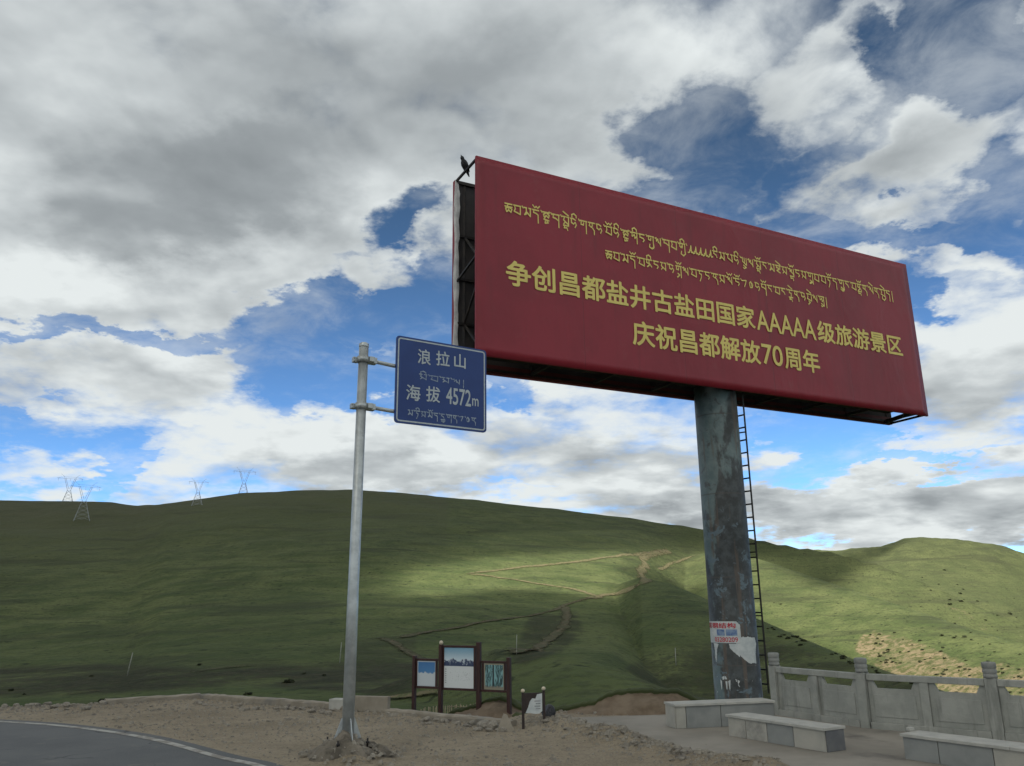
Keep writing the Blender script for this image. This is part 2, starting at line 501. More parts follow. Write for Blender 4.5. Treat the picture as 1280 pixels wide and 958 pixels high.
def column_mat():
    m = bpy.data.materials.new('stained_column_paint'); m.use_nodes = True
    T = NT(m.node_tree); p = T.n['Principled BSDF']
    tc = T.add('ShaderNodeTexCoord').outputs['Object']
    z = T.add('ShaderNodeSeparateXYZ', {0: tc}).outputs[2]
    mp = T.add('ShaderNodeMapping', {0: tc}); mp.inputs['Scale'].default_value = (1, 1, .45)
    n1 = T.noise(mp.outputs[0], 1.6, 7, .62, .4)
    n2 = T.noise(tc, 5.0, 7, .65)
    n3 = T.noise(tc, 2.6, 6, .65, .6)
    base = T.mix(T.smooth(n2, .38, .66), c4((.075, .115, .120)), c4((.115, .155, .158)))
    base = T.mix(T.smooth(n3, .56, .66), base, c4((.055, .060, .062)))
    # old black bill-paste stain: wide below, thinning out above
    lim = T.math('MULTIPLY_ADD', T.smooth(z, 2.8, 6.6), .34, .34)
    xx, yy, _z = T.add('ShaderNodeSeparateXYZ', {0: tc}).outputs
    sd = T.math('ADD', T.math('MULTIPLY', xx, .968), T.math('MULTIPLY', yy, -.25))
    lim = T.math('SUBTRACT', lim, T.math('MULTIPLY_ADD', T.smooth(sd, -.42, .05), .30, -.14))
    st = T.smooth(T.math('SUBTRACT', n1, lim), -.035, .05)
    base = T.mix(T.math('MULTIPLY', st, .9), base, T.mix(T.smooth(n2, .4, .65), c4((.012, .013, .014)), c4((.038, .046, .05))))
    mpv = T.add('ShaderNodeMapping', {0: tc}); mpv.inputs['Scale'].default_value = (7, 7, .35)
    run = T.noise(mpv.outputs[0], 1.0, 5, .6)
    base = T.mix(T.math('MULTIPLY', T.smooth(run, .54, .64), .7), base, c4((.085, .062, .045)))
    weld = T.math('ABSOLUTE', T.math('SUBTRACT', T.math('FRACT', T.math('DIVIDE', z, 2.0)), .5))
    base = T.mix(T.math('MULTIPLY', T.smooth(weld, .012, .004), .6), base, c4((.05, .045, .04)))
    blu = T.smooth(T.noise(tc, 3.4, 7, .7, .5), .56, .62)
    base = T.mix(T.math('MULTIPLY', blu, T.smooth(z, 5.2, 4.0)), base, c4((.085, .125, .15)))
    wh = T.smooth(T.noise(tc, 8.5, 6, .7, .3), .655, .685)
    base = T.mix(T.math('MULTIPLY', wh, T.smooth(z, 1.15, .75)), base, c4((.5, .52, .52)))
    T.put(p, 'Base Color', base)
    p.inputs['Roughness'].default_value = .55
    b = T.add('ShaderNodeBump', {'Height': n2, 'Strength': .4, 'Distance': .01})
    T.put(p, 'Normal', b.outputs[0])
    return m


M['column'] = column_mat()


def terrain_mat():
    m = bpy.data.materials.new('highland_ground'); m.use_nodes = True
    T = NT(m.node_tree); p = T.n['Principled BSDF']
    tc = T.add('ShaderNodeTexCoord').outputs['Object']
    A = lambda nm: T.add('ShaderNodeAttribute', attribute_name=nm).outputs['Fac']
    big = T.noise(tc, .006, 5, .55)
    mid = T.noise(tc, .05, 6, .6)
    fine = T.noise(tc, .55, 6, .65)
    mp = T.add('ShaderNodeMapping', {0: tc}); mp.inputs['Scale'].default_value = (.010, .018, .16)
    terr = T.noise(mp.outputs[0], 1.0, 6, .6, .5)
    g = T.mix(T.smooth(big, .35, .65), c4((.078, .098, .039)), c4((.104, .123, .051)))
    g = T.mix(T.smooth(mid, .35, .68), g, c4((.054, .076, .029)))
    g = T.mix(T.math('MULTIPLY', T.smooth(terr, .52, .66), .8), g, c4((.044, .054, .027)))
    mp2 = T.add('ShaderNodeMapping', {0: tc}); mp2.inputs['Scale'].default_value = (.035, .06, .55)
    terr2 = T.noise(mp2.outputs[0], 1.0, 7, .68, .8)
    g = T.mix(T.math('MULTIPLY', T.smooth(terr2, .56, .68), .75), g, c4((.038, .047, .024)))
    g = T.mix(T.math('MULTIPLY', T.smooth(terr2, .44, .34), .35), g, c4((.10, .114, .053)))
    g = T.mix(T.math('MULTIPLY', T.smooth(fine, .46, .66), .6), g, c4((.038, .047, .024)))
    spk = T.noise(tc, .22, 3, .75)
    g = T.mix(T.math('MULTIPLY', T.smooth(spk, .60, .66), .85), g, c4((.022, .030, .015)))
    g = T.mix(T.math('MULTIPLY', T.smooth(spk, .30, .26), .5), g, c4((.17, .155, .105)))
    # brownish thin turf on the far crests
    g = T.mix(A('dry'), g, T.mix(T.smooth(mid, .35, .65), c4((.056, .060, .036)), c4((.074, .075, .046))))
    scr = T.math('MULTIPLY', A('scrub'), T.smooth(T.math('ADD', T.math('MULTIPLY', mid, .6), T.math('MULTIPLY', fine, .4)), .36, .54))
    g = T.mix(scr, g, T.mix(T.smooth(fine, .4, .65), c4((.024, .029, .016)), c4((.05, .05, .030))))
    # bare sandy slope with tufts
    tuft = T.smooth(T.noise(tc, .30, 6, .72), .45, .56)
    sandc = T.mix(T.smooth(fine, .3, .7), c4((.150, .122, .075)), c4((.195, .160, .103)))
    sandc = T.mix(tuft, sandc, c4((.075, .08, .035)))
    sm = T.smooth(T.math('ADD', A('sand'), T.math('MULTIPLY', T.math('SUBTRACT', T.noise(tc, .07, 7, .75), .5), 2.4)), .36, .92)
    g = T.mix(sm, g, sandc)
    # dirt lot
    d1 = T.noise(tc, .45, 6, .6, .4)
    d2 = T.noise(tc, 4.0, 6, .65)
    d3 = T.noise(tc, 22., 5, .7)
    dirt = T.mix(T.smooth(d1, .3, .7), c4((.225, .190, .138)), c4((.305, .262, .195)))
    dirt = T.mix(T.math('MULTIPLY', T.smooth(d2, .45, .7), .55), dirt, c4((.185, .158, .118)))
    dirt = T.mix(T.math('MULTIPLY', T.smooth(d3, .53, .66), .75), dirt, c4((.115, .10, .078)))
    dirt = T.mix(T.math('MULTIPLY', T.smooth(d3, .44, .28), .5), dirt, c4((.42, .385, .32)))
    dm = T.smooth(T.math('ADD', A('dirt'), T.math('MULTIPLY', T.math('SUBTRACT', d2, .5), .7)), .4, .6)
    T.put(p, 'Base Color', T.mix(dm, g, dirt))
    p.inputs['Roughness'].default_value = 1.0
    p.inputs['Specular IOR Level'].default_value = .1
    hb = T.math('ADD', T.math('MULTIPLY', d2, .09), T.math('MULTIPLY', d3, .03))
    hg = T.math('ADD', T.math('MULTIPLY', fine, .7), T.math('ADD', T.math('MULTIPLY', mid, 4.5), T.math('MULTIPLY', terr2, 2.0)))
    hgt = T.math('ADD', T.math('MULTIPLY', hb, dm), T.math('MULTIPLY', hg, T.math('SUBTRACT', 1.0, dm)))
    b = T.add('ShaderNodeBump', {'Height': hgt, 'Strength': .75, 'Distance': 1.0})
    T.put(p, 'Normal', b.outputs[0])
    return m


M['terrain'] = terrain_mat()
def asphalt_mat():
    m = bpy.data.materials.new('asphalt'); m.use_nodes = True
    T = NT(m.node_tree); p = T.n['Principled BSDF']
    tc = T.add('ShaderNodeTexCoord').outputs['Object']
    ag = T.noise(tc, 60., 3, .7); pt = T.noise(tc, .35, 6, .6); ds = T.noise(tc, 1.6, 7, .7)
    c_ = T.mix(T.smooth(pt, .35, .65), c4((.066, .070, .071)), c4((.095, .098, .097)))
    c_ = T.mix(T.math('MULTIPLY', T.smooth(ag, .5, .7), .55), c_, c4((.15, .15, .145)))
    c_ = T.mix(T.math('MULTIPLY', T.smooth(ds, .56, .72), .5), c_, c4((.19, .175, .145)))
    vo = T.add('ShaderNodeTexVoronoi', {0: T.add('ShaderNodeVectorMath', {0: tc, 1: T.add('ShaderNodeTexNoise', {0: tc, 'Scale': 1.2}).outputs['Color']}, operation='ADD').outputs[0], 'Scale': .45}, feature='DISTANCE_TO_EDGE')
    cr = T.math('MULTIPLY', T.smooth(vo.outputs['Distance'], .012, .003), T.smooth(pt, .45, .6))
    c_ = T.mix(cr, c_, c4((.028, .029, .03)))
    T.put(p, 'Base Color', c_)
    p.inputs['Roughness'].default_value = .8
    b = T.add('ShaderNodeBump', {'Height': ag, 'Strength': .5, 'Distance': .004})
    T.put(p, 'Normal', b.outputs[0])
    return m


M['asphalt'] = asphalt_mat()
M['pave'] = material('dusty_concrete', (.215, .20, .172), (.275, .255, .22), .8, .9, .004, 30, c3=(.13, .122, .108), s3=.45)


def worn_line_mat():
    m = bpy.data.materials.new('worn_road_paint'); m.use_nodes = True
    T = NT(m.node_tree); p = T.n['Principled BSDF']
    tc = T.add('ShaderNodeTexCoord').outputs['Object']
    n = T.noise(tc, 2.2, 7, .7)
    T.put(p, 'Base Color', T.mix(T.smooth(n, .46, .58), c4((.34, .335, .305)), c4((.19, .175, .15))))
    p.inputs['Roughness'].default_value = .8
    return m


M['line'] = worn_line_mat()


# ------------------------------------------------------------------ terrain
def interp_az(pts):
    """photo polyline of a crest -> function azimuth -> tangent of elevation"""
    a = []; e = []
    for px, py in pts:
        d = ray(px, py); a.append(math.atan2(d[0], d[1])); e.append(d[2] / math.hypot(d[0], d[1]))
    o = np.argsort(a); a = np.array(a)[o]; e = np.array(e)[o]
    return lambda q: np.interp(q, a, e)


def pxaz(px):
    d = ray(px, 760); return math.atan2(d[0], d[1])


def value_noise(x, y, seed):
    xi = np.floor(x).astype(np.int64); yi = np.floor(y).astype(np.int64)
    fx = x - xi; fy = y - yi
    fx = fx * fx * (3 - 2 * fx); fy = fy * fy * (3 - 2 * fy)

    def h(a, b):
        v = (a * 374761393 + b * 668265263 + seed * 1442695041) & 0x7fffffff
        v = ((v ^ (v >> 13)) * 1274126177) & 0x7fffffff
        return ((v ^ (v >> 16)) & 0xffff) / 65535.0
    return (h(xi, yi) * (1 - fx) + h(xi + 1, yi) * fx) * (1 - fy) + (h(xi, yi + 1) * (1 - fx) + h(xi + 1, yi + 1) * fx) * fy


def fbm(x, y, wl, seed, oct=4):
    s = 0; a = 1.0; t = 0
    for k in range(oct):
        s = s + a * (value_noise(x / wl, y / wl, seed + k) - .5); t += a
        a *= .5; wl *= .5
    return s / t * 2


E_MAIN = interp_az([(-600, 640), (-200, 622), (0, 625), (60, 627), (100, 627), (140, 628), (172, 632), (200, 631), (240, 626), (300, 617), (370, 613), (440, 612), (500, 616), (600, 626), (700, 637), (800, 650), (880, 660), (950, 675), (1000, 685), (1040, 691), (1100, 706), (1300, 790), (1800, 900)])
E_BACK = interp_az([(600, 770), (800, 715), (900, 694), (950, 690), (1000, 689), (1040, 688), (1075, 685), (1100, 682), (1118, 677), (1130, 673), (1150, 671), (1180, 673), (1210, 677), (1240, 681), (1265, 688), (1300, 698), (1500, 740), (2000, 780)])
E_SPUR = interp_az([(760, 720), (840, 700), (880, 692), (915, 692), (945, 698), (990, 713), (1042, 730), (1125, 757), (1197, 781), (1260, 800), (1330, 820), (1700, 880)])
E_DARK = interp_az([(680, 760), (760, 735), (800, 722), (840, 731), (888, 751), (952, 776), (1000, 797), (1060, 822), (1140, 851), (1200, 872), (1400, 930), (1800, 990)])
E_NEAR = interp_az([(420, 880), (560, 830), (620, 812), (690, 816), (720, 820), (780, 842), (840, 866), (900, 880), (1000, 900), (1400, 960)])

# the edge of the flat lot, seen from above (x, y): inside is towards the camera
LOT = np.array([(-60, 14), (-30, 20), (-18, 22.2), (-13.3, 22.6), (-10.95, 23.2), (-9.07, 25.0), (-4.5, 21.9), (-3.0, 20.8), (-0.2, 19.2), (0.6, 20.6), (4.0, 22.2), (6.3, 21.6), (6.15, 19.2), (7.05, 17.0), (8.7, 15.4), (11.0, 13.8), (16, 10), (30, -6), (60, -30)])


def seg_dist(x, y, poly):
    best = np.full(x.shape, 1e9); side = np.zeros(x.shape)
    for (ax, ay), (bx, by) in zip(poly[:-1], poly[1:]):
        ddx, ddy = bx - ax, by - ay
        t = np.clip(((x - ax) * ddx + (y - ay) * ddy) / (ddx * ddx + ddy * ddy), 0, 1)
        d = np.hypot(x - ax - t * ddx, y - ay - t * ddy)
        cr = ddx * (y - ay) - ddy * (x - ax)
        upd = d < best - 1e-9
        best = np.where(upd, d, best); side = np.where(upd, np.sign(cr), side)
    return best, side


def smax(a, b, k):
    h = np.clip(.5 + .5 * (a - b) / k, 0, 1)
    return b * (1 - h) + a * h + k * h * (1 - h)


def far_height(a, r, x, y):
    em = E_MAIN(a)
    r0 = 55.0
    Rm = np.interp(a, [pxaz(0), pxaz(160), pxaz(200), pxaz(900), pxaz(1300)], [1150, 1060, 980, 900, 800])
    e0 = np.interp(a, [pxaz(0), pxaz(500), pxaz(760), pxaz(960), pxaz(1300)], [-.122, -.122, -.125, -.20, -.30])
    t = np.clip((r - r0) / (Rm - r0), 0, 1)
    wv = np.interp(a, [pxaz(770), pxaz(960)], [0, 1]); wv = wv * wv * (3 - 2 * wv)
    e = e0 + (em - e0) * ((1 - wv) * (1 - (1 - t) ** 1.55) + wv * t ** 2.1)
    main = HC + r * e
    main = np.where(r > Rm, HC + Rm * em - .30 * (r - Rm), main)
    und = fbm(x, y, 170, 5, 4) * 9 * np.clip((r - 120) / 500, 0, 1) * np.clip((Rm - r) / 160, 0, 1)
    main = main + und + fbm(x, y, 45, 9, 3) * 1.2 * np.clip((r - 60) / 200, 0, 1)

    def ridge(E, R, sf, sb, namp, wl, seed):
        zc = HC + R * E(a)
        d = r - R
        sm = 40 * np.clip(R / 400, .2, 1)
        return zc - np.where(d < 0, sf * (np.sqrt(d * d + sm * sm) - sm), sb * (np.sqrt(d * d + sm * sm) - sm)) + fbm(x, y, wl, seed, 4) * namp * np.clip(np.abs(d) / 120, 0.05, 1)
    Rb = np.interp(a, [pxaz(800), pxaz(1300)], [1400, 1500])
    back = ridge(E_BACK, Rb, .36, .3, 14, 190, 21) + np.where(np.abs(r - Rb) < 60, fbm(x, y, 26, 31, 3) * 3, 0)
    Rs = np.interp(a, [pxaz(840), pxaz(945), pxaz(1197), pxaz(1300)], [850, 760, 520, 450])
    spur = ridge(E_SPUR, Rs, .30, .34, 4, 120, 41)
    Rd = np.interp(a, [pxaz(760), pxaz(880), pxaz(1000), pxaz(1140), pxaz(1300)], [520, 400, 280, 190, 150])
    dark = ridge(E_DARK, Rd, .17, .55, 1.2, 60, 51)
    Rn = np.interp(a, [pxaz(600), pxaz(850)], [110, 70])
    near = ridge(E_NEAR, Rn, .13, .28, .4, 20, 61)
    h = smax(main, back, 3.0)
    h = smax(h, spur, 2.0)
    h = smax(h, dark, .6)
    h = smax(h, near, .3)
    return np.maximum(h, -75)


ROAD_EDGE = [(-40, 26.5), (-24, 23.6), (-16, 21.4), (-11.85, 20.08), (-9.44, 18.98), (-6.98, 17.23), (-4.65, 14.89), (-3.74, 14.05), (-2.2, 12.0), (-0.6, 9.3), (1.2, 5.2), (2.6, 0.0), (3.6, -8), (4, -20)]
MOUND = (-2.80, 14.62)
BERM = [ground(*p)[:2] for p in ((688, 907), (740, 918), (800, 934), (850, 946), (905, 957), (980, 978))]


def height(x, y):
    a = np.arctan2(x, y); r = np.hypot(x, y)
    d, side = seg_dist(x, y, LOT)
    out = side > 0
    dr, rs = seg_dist(x, y, np.array(ROAD_EDGE))
    rough = np.clip(dr / 1.2, 0, 1) * np.where(rs > 0, 1, 0)
    z = fbm(x, y, 3.2, 3, 4) * .05 * rough
    berm, _ = seg_dist(x, y, np.array(BERM))
    z = z + .16 * np.exp(-(berm / .38) ** 2) * (1 + fbm(x, y, .9, 77, 3)) * np.where(y > 9, 1, 0)
    dm = np.hypot(x - MOUND[0], y - MOUND[1])
    z = z + .28 * np.exp(-(dm / .46) ** 2) * (1 + .5 * fbm(x, y, .5, 91, 3))
    lot = np.where(out, -.42 * np.maximum(d - .15, 0) - .10 * np.clip(d, 0, 1), z)
    far = far_height(a, np.maximum(r, 30), x, y)
    front = np.cos(a) > .2
    far = np.where(front, far, -30)
    return np.where(out, np.where(r > 24, np.maximum(lot, np.minimum(far, np.where(r > 60, 1e9, -1.2 - 0 * r))), lot), z)


def hz(x, y):
    return float(height(np.array([float(x)]), np.array([float(y)]))[0])


def on_ground(px, py, r0=3.0, r1=2500.0, n=1500):
    """march the photo ray to the terrain"""
    d = ray(px, py)
    t = np.exp(np.linspace(math.log(r0), math.log(r1), n))
    P = CAM0[None, :] + d[None, :] * t[:, None]
    h = height(P[:, 0], P[:, 1])
    i = np.argmax(P[:, 2] < h)
    if i == 0:
        return None
    f0 = P[i - 1, 2] - h[i - 1]; f1 = h[i] - P[i, 2]
    q = P[i - 1] + (P[i] - P[i - 1]) * (f0 / (f0 + f1 + 1e-9))
    return np.array([q[0], q[1], hz(q[0], q[1])])


def in_poly(px, py, poly):
    ins = np.zeros(px.shape, bool); n = len(poly); j = n - 1
    for i in range(n):
        xi, yi = poly[i]; xj, yj = poly[j]
        c = ((yi > py) != (yj > py)) & (px < (xj - xi) * (py - yi) / (yj - yi + 1e-12) + xi)
        ins ^= c; j = i
    return ins


def project(P):
    q = (P - CAM0) @ RC
    zc = np.where(q[:, 2] < -1e-3, -q[:, 2], np.nan)
    return 640 + F * q[:, 0] / zc, 479 - F * q[:, 1] / zc


def build_terrain():
    az_f = np.arange(RAD(-42), RAD(42) + 1e-6, RAD(.085))
    az_b = np.arange(RAD(45), RAD(318 - 3) + 1e-6, RAD(3))
    A_ = np.concatenate([az_f, az_b])
    rr = np.concatenate([np.linspace(.6, 8, 22)[:-1], np.linspace(8, 30, 120)[:-1], np.exp(np.linspace(math.log(30), math.log(300), 170))[:-1], np.exp(np.linspace(math.log(300), math.log(1700), 210))[:-1], np.exp(np.linspace(math.log(1700), math.log(9000), 18))])
    na, nr = len(A_), len(rr)
    AA, RR = np.meshgrid(A_, rr, indexing='ij')
    X = RR * np.sin(AA); Y = RR * np.cos(AA)
    x = X.ravel(); y = Y.ravel()
    z = height(x, y)
    z = np.where(RR.ravel() > 2200, np.minimum(z, -75), z)
    V = np.stack([x, y, z], 1)
    V = np.concatenate([V, [[0, 0, z[0]]]])
    ia = np.arange(na); ja = (ia + 1) % na
    j = np.arange(nr - 1)
    I, J = np.meshgrid(ia, j, indexing='ij'); I2 = np.meshgrid(ja, j, indexing='ij')[0]
    Q = np.stack([I * nr + J, I * nr + J + 1, I2 * nr + J + 1, I2 * nr + J], -1).reshape(-1, 4)[:, ::-1]
    tri = np.stack([np.full(na, len(V) - 1), ja * nr, ia * nr], 1)[:, ::-1]
    me = bpy.data.meshes.new('ground')
    me.vertices.add(len(V)); me.vertices.foreach_set('co', V.ravel())
    nl = Q.size + tri.size
    me.loops.add(nl); me.loops.foreach_set('vertex_index', np.concatenate([Q.ravel(), tri.ravel()]).astype(np.int32))
    npoly = len(Q) + len(tri)
    me.polygons.add(npoly)
    ls = np.concatenate([np.arange(len(Q)) * 4, Q.size + np.arange(len(tri)) * 3])
    me.polygons.foreach_set('loop_start', ls.astype(np.int32))
    me.update(calc_edges=True)
    me.polygons.foreach_set('use_smooth', np.ones(npoly, bool))
    # surface kinds
    d, side = seg_dist(V[:, 0], V[:, 1], LOT)
    dirt = np.clip(np.where(side > 0, 1 - d / .9, 1.0), 0, 1)
    px, py = project(V)
    px = np.nan_to_num(px, nan=-9999); py = np.nan_to_num(py, nan=-9999)
    r = np.hypot(V[:, 0], V[:, 1])
    sand = np.zeros(len(V))
    sp = in_poly(px, py, [(1074, 796), (1092, 788), (1132, 796), (1180, 816), (1215, 832), (1240, 828), (1290, 836), (1400, 842), (1400, 930), (1200, 905), (1120, 850), (1066, 812)])
    sand[sp & (r > 200)] = .76
    sp = in_poly(px, py, [(1160, 738), (1175, 740), (1230, 775), (1262, 800), (1240, 800), (1190, 770), (1160, 750)])
    sand[sp & (r > 200)] = .26
    scrub = np.zeros(len(V))
    for poly, w in (([(-200, 842), (130, 830), (260, 838), (330, 832), (520, 828), (520, 872), (300, 856), (130, 868), (-200, 875)], 1.0),
                    ([(660, 770), (720, 765), (730, 790), (700, 815), (660, 830), (640, 830)], .8),
                    ([(780, 835), (860, 805), (960, 800), (1130, 850), (1280, 900), (860, 900)], .75),
                    ([(440, 800), (520, 790), (520, 830), (440, 830)], .5),
                    ([(940, 660), (1100, 660), (1280, 660), (1280, 720), (1180, 705), (1100, 700)], .18)):
        ok = in_poly(px, py, poly) & (r > 26)
        scrub[ok] = np.maximum(scrub[ok], w)
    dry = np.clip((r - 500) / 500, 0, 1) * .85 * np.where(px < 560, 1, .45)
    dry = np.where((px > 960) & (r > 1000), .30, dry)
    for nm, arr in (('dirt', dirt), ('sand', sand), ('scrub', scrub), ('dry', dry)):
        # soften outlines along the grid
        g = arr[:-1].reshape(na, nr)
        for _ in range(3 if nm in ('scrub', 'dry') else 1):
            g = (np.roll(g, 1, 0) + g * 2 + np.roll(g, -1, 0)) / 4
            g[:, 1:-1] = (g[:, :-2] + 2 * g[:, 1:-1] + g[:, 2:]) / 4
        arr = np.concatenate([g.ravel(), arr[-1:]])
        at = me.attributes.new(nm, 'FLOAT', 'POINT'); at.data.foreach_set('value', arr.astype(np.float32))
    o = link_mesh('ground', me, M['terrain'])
    tag(o, 'bare dirt lot running out into green highland hills', 'ground', kind='structure')
    e = ((V[:-1, 2] - HC) / np.maximum(r[:-1], .5)).reshape(na, nr)
    run = np.maximum.accumulate(e, axis=1)
    vis = np.concatenate([(e >= run - 2e-3).ravel(), [False]])
    return V, px, py, r, vis


TV, TPX, TPY, TR, VIS = build_terrain()


# ---- unseen cloudbank added overhead, shaped to shade the lot and most of the hills
def build_shade_cloud():
    H = 900.0; cell = 12.0; sig = 0.06
    lit_polys = [([(480, 722), (520, 708), (600, 696), (700, 690), (830, 686), (905, 688), (905, 760), (850, 742), (800, 760), (755, 752), (700, 742), (620, 738), (540, 750), (480, 745)], 1.0),
                 ([(930, 694), (960, 702), (1040, 734), (1130, 762), (1220, 790), (1400, 840), (1400, 960), (900, 960), (900, 690)], 1.0),
                 ([(1050, 720), (1110, 690), (1160, 660), (1500, 660), (1500, 900), (1050, 740)], 1.0),
                 ([(930, 700), (1080, 680), (1110, 700), (1040, 730)], .50),
                 ([(380, 745), (470, 725), (500, 760), (440, 775), (380, 768)], .30)]
    lit_polys.insert(0, ([(440, 715), (520, 690), (620, 664), (780, 664), (905, 674), (905, 775), (760, 778), (600, 758), (520, 775), (430, 782), (360, 765)], .46))
    sh = np.ones(len(TV))
    for poly, w in lit_polys:
        ok = in_poly(TPX, TPY, poly)
        sh[ok] = np.minimum(sh[ok], 1 - w)
    # the near dark spur and everything under its crest stays in shade
    a = np.arctan2(TV[:, 0], TV[:, 1])
    crest = E_DARK(a)
    e = (TV[:, 2] - HC) / np.maximum(TR, 1)
    sh[(e < crest + .001) & (TPX > 790) & (TPX < 1180)] = 1
    sel = (np.abs(a) < RAD(41)) & (TR > 8) & (TR < 1700) & VIS
    k = (H - TV[sel, 2]) / SUN[2]
    cx = TV[sel, 0] + SUN[0] * k; cy = TV[sel, 1] + SUN[1] * k
    x0, x1, y0, y1 = -1500., 1000., -1100., 620.
    nx = int((x1 - x0) / cell); ny = int((y1 - y0) / cell)
    ix = ((cx - x0) / cell).astype(int); iy = ((cy - y0) / cell).astype(int)
    ok = (ix >= 0) & (ix < nx) & (iy >= 0) & (iy < ny)
    wgt = np.zeros((nx, ny)); val = np.zeros((nx, ny))
    np.add.at(wgt, (ix[ok], iy[ok]), 1.0); np.add.at(val, (ix[ok], iy[ok]), sh[sel][ok])
    g = np.where(wgt > 0, val / np.maximum(wgt, 1), 0); know = (wgt > 0).astype(float)
    cur = g.copy(); kn = know.copy()
    for it in range(14):                     # grow the known area outwards
        s = np.zeros_like(cur); c = np.zeros_like(cur)
        for ddx in (-1, 0, 1):
            for ddy in (-1, 0, 1):
                s += np.roll(np.roll(cur * kn, ddx, 0), ddy, 1); c += np.roll(np.roll(kn, ddx, 0), ddy, 1)
        if it < 8:                            # gaps between two visible slopes belong to the sunlit side
            new = np.full_like(cur, 9.0)
            for ddx in (-1, 0, 1):
                for ddy in (-1, 0, 1):
                    new = np.minimum(new, np.roll(np.roll(np.where(kn > 0, cur, 9.0), ddx, 0), ddy, 1))
            new = np.where(new > 5, 0, new)
        else:
            new = np.where(c > 0, s / np.maximum(c, 1e-9), 0)
        cur = np.where(kn > 0, cur, new); kn = np.where((kn > 0) | (c > 0), 1.0, 0)
    g = cur * kn
    # the edge of the shadow on the near spur runs along its crest
    dsel = (e[sel] < crest[sel] + .001) & (TPX[sel] > 905) & (TPX[sel] < 1200)
    dm_ = np.zeros((nx, ny), bool); dm_[ix[ok & dsel], iy[ok & dsel]] = True
    for it in range(2):
        mn = g.copy()
        for ddx in (-1, 0, 1):
            for ddy in (-1, 0, 1):
                mn = np.minimum(mn, np.roll(np.roll(g, ddx, 0), ddy, 1))
        g = np.where(dm_, mn, g)
    for _ in range(1):
        g = (np.roll(g, 1, 0) + 2 * g + np.roll(g, -1, 0)) / 4
        g = (np.roll(g, 1, 1) + 2 * g + np.roll(g, -1, 1)) / 4
    XX = x0 + (np.arange(nx) + .5) * cell; YY = y0 + (np.arange(ny) + .5) * cell
    GX, GY = np.meshgrid(XX, YY, indexing='ij')
    # a generous patch over the lot itself
    lotc = np.array([0, 15]) + SUN[:2] * (H / SUN[2])
    g = np.maximum(g, np.clip(1.6 - np.hypot(GX - lotc[0], GY - lotc[1]) / 190, 0, 1))
    edge = np.minimum.reduce([GX - x0, x1 - GX, GY - y0, y1 - GY]) / 120
    g = g * np.clip(edge, 0, 1)
    n = fbm(GX, GY, 160, 131, 4)
    tau = 3.4 * np.clip(g, 0, 1) ** 1.0 * (1 + .22 * n)
    th = tau / sig * SUN[2]
    th = np.where(th < 1.5, 0, th)
    idx = -np.ones((nx, ny, 2), int); verts = []
    top = .62 * th * (1 + .3 * fbm(GX, GY, 60, 151, 3)); bot = th - top
    for i in range(nx):
        for jj in range(ny):
            if th[i, jj] > 0:
                idx[i, jj, 0] = len(verts); verts.append((GX[i, jj], GY[i, jj], H + top[i, jj]))
                idx[i, jj, 1] = len(verts); verts.append((GX[i, jj], GY[i, jj], H - bot[i, jj]))
    faces = []
    has = th > 0
    for i in range(nx - 1):
        for jj in range(ny - 1):
            if not (has[i, jj] or has[i + 1, jj] or has[i, jj + 1] or has[i + 1, jj + 1]):
                continue
            cs = [(i, jj), (i + 1, jj), (i + 1, jj + 1), (i, jj + 1)]
            for (p, q) in cs:
                if idx[p, q, 0] < 0:
                    idx[p, q, 0] = idx[p, q, 1] = len(verts); verts.append((GX[p, q], GY[p, q], H))
            faces.append([idx[p, q, 0] for p, q in cs]); faces.append([idx[p, q, 1] for p, q in cs][::-1])
    me = bpy.data.meshes.new('shade_cloud'); me.from_pydata(verts, [], faces); me.update()
    m = bpy.data.materials.new('shade_cloud_vapour'); m.use_nodes = True
    T = NT(m.node_tree); T.n.clear()
    v = T.add('ShaderNodeVolumePrincipled')
    v.inputs['Color'].default_value = (.97, .97, .98, 1); v.inputs['Density'].default_value = sig
    v.inputs['Anisotropy'].default_value = .3
    out = T.add('ShaderNodeOutputMaterial'); T.l.new(v.outputs[0], out.inputs['Volume'])
    o = link_mesh('shade_cloud', me, m)
    tag(o, 'broad unseen cloudbank added high up to shade the lot and hills', 'shade_cloud', kind='stuff')


build_shade_cloud()


# ------------------------------------------------------------------ road, line, pavement
def offset_line(pts, d):
    P = np.array(pts, float); out = []
    for i in range(len(P)):
        t = P[min(i + 1, len(P) - 1)] - P[max(i - 1, 0)]; t /= np.linalg.norm(t)
        out.append(P[i] + d * np.array([t[1], -t[0]]))
    return np.array(out)


def resample(pts, step):
    P = np.array(pts, float)
    # Catmull-Rom through the points
    out = []
    for i in range(len(P) - 1):
        p0 = P[max(i - 1, 0)]; p1 = P[i]; p2 = P[i + 1]; p3 = P[min(i + 2, len(P) - 1)]
        n = max(2, int(np.linalg.norm(p2 - p1) / step))
        for k in range(n):
            t = k / n
            out.append(.5 * ((2 * p1) + (p2 - p0) * t + (2 * p0 - 5 * p1 + 4 * p2 - p3) * t * t + (3 * p1 - p0 - 3 * p2 + p3) * t ** 3))
    out.append(P[-1])
    return np.array(out)


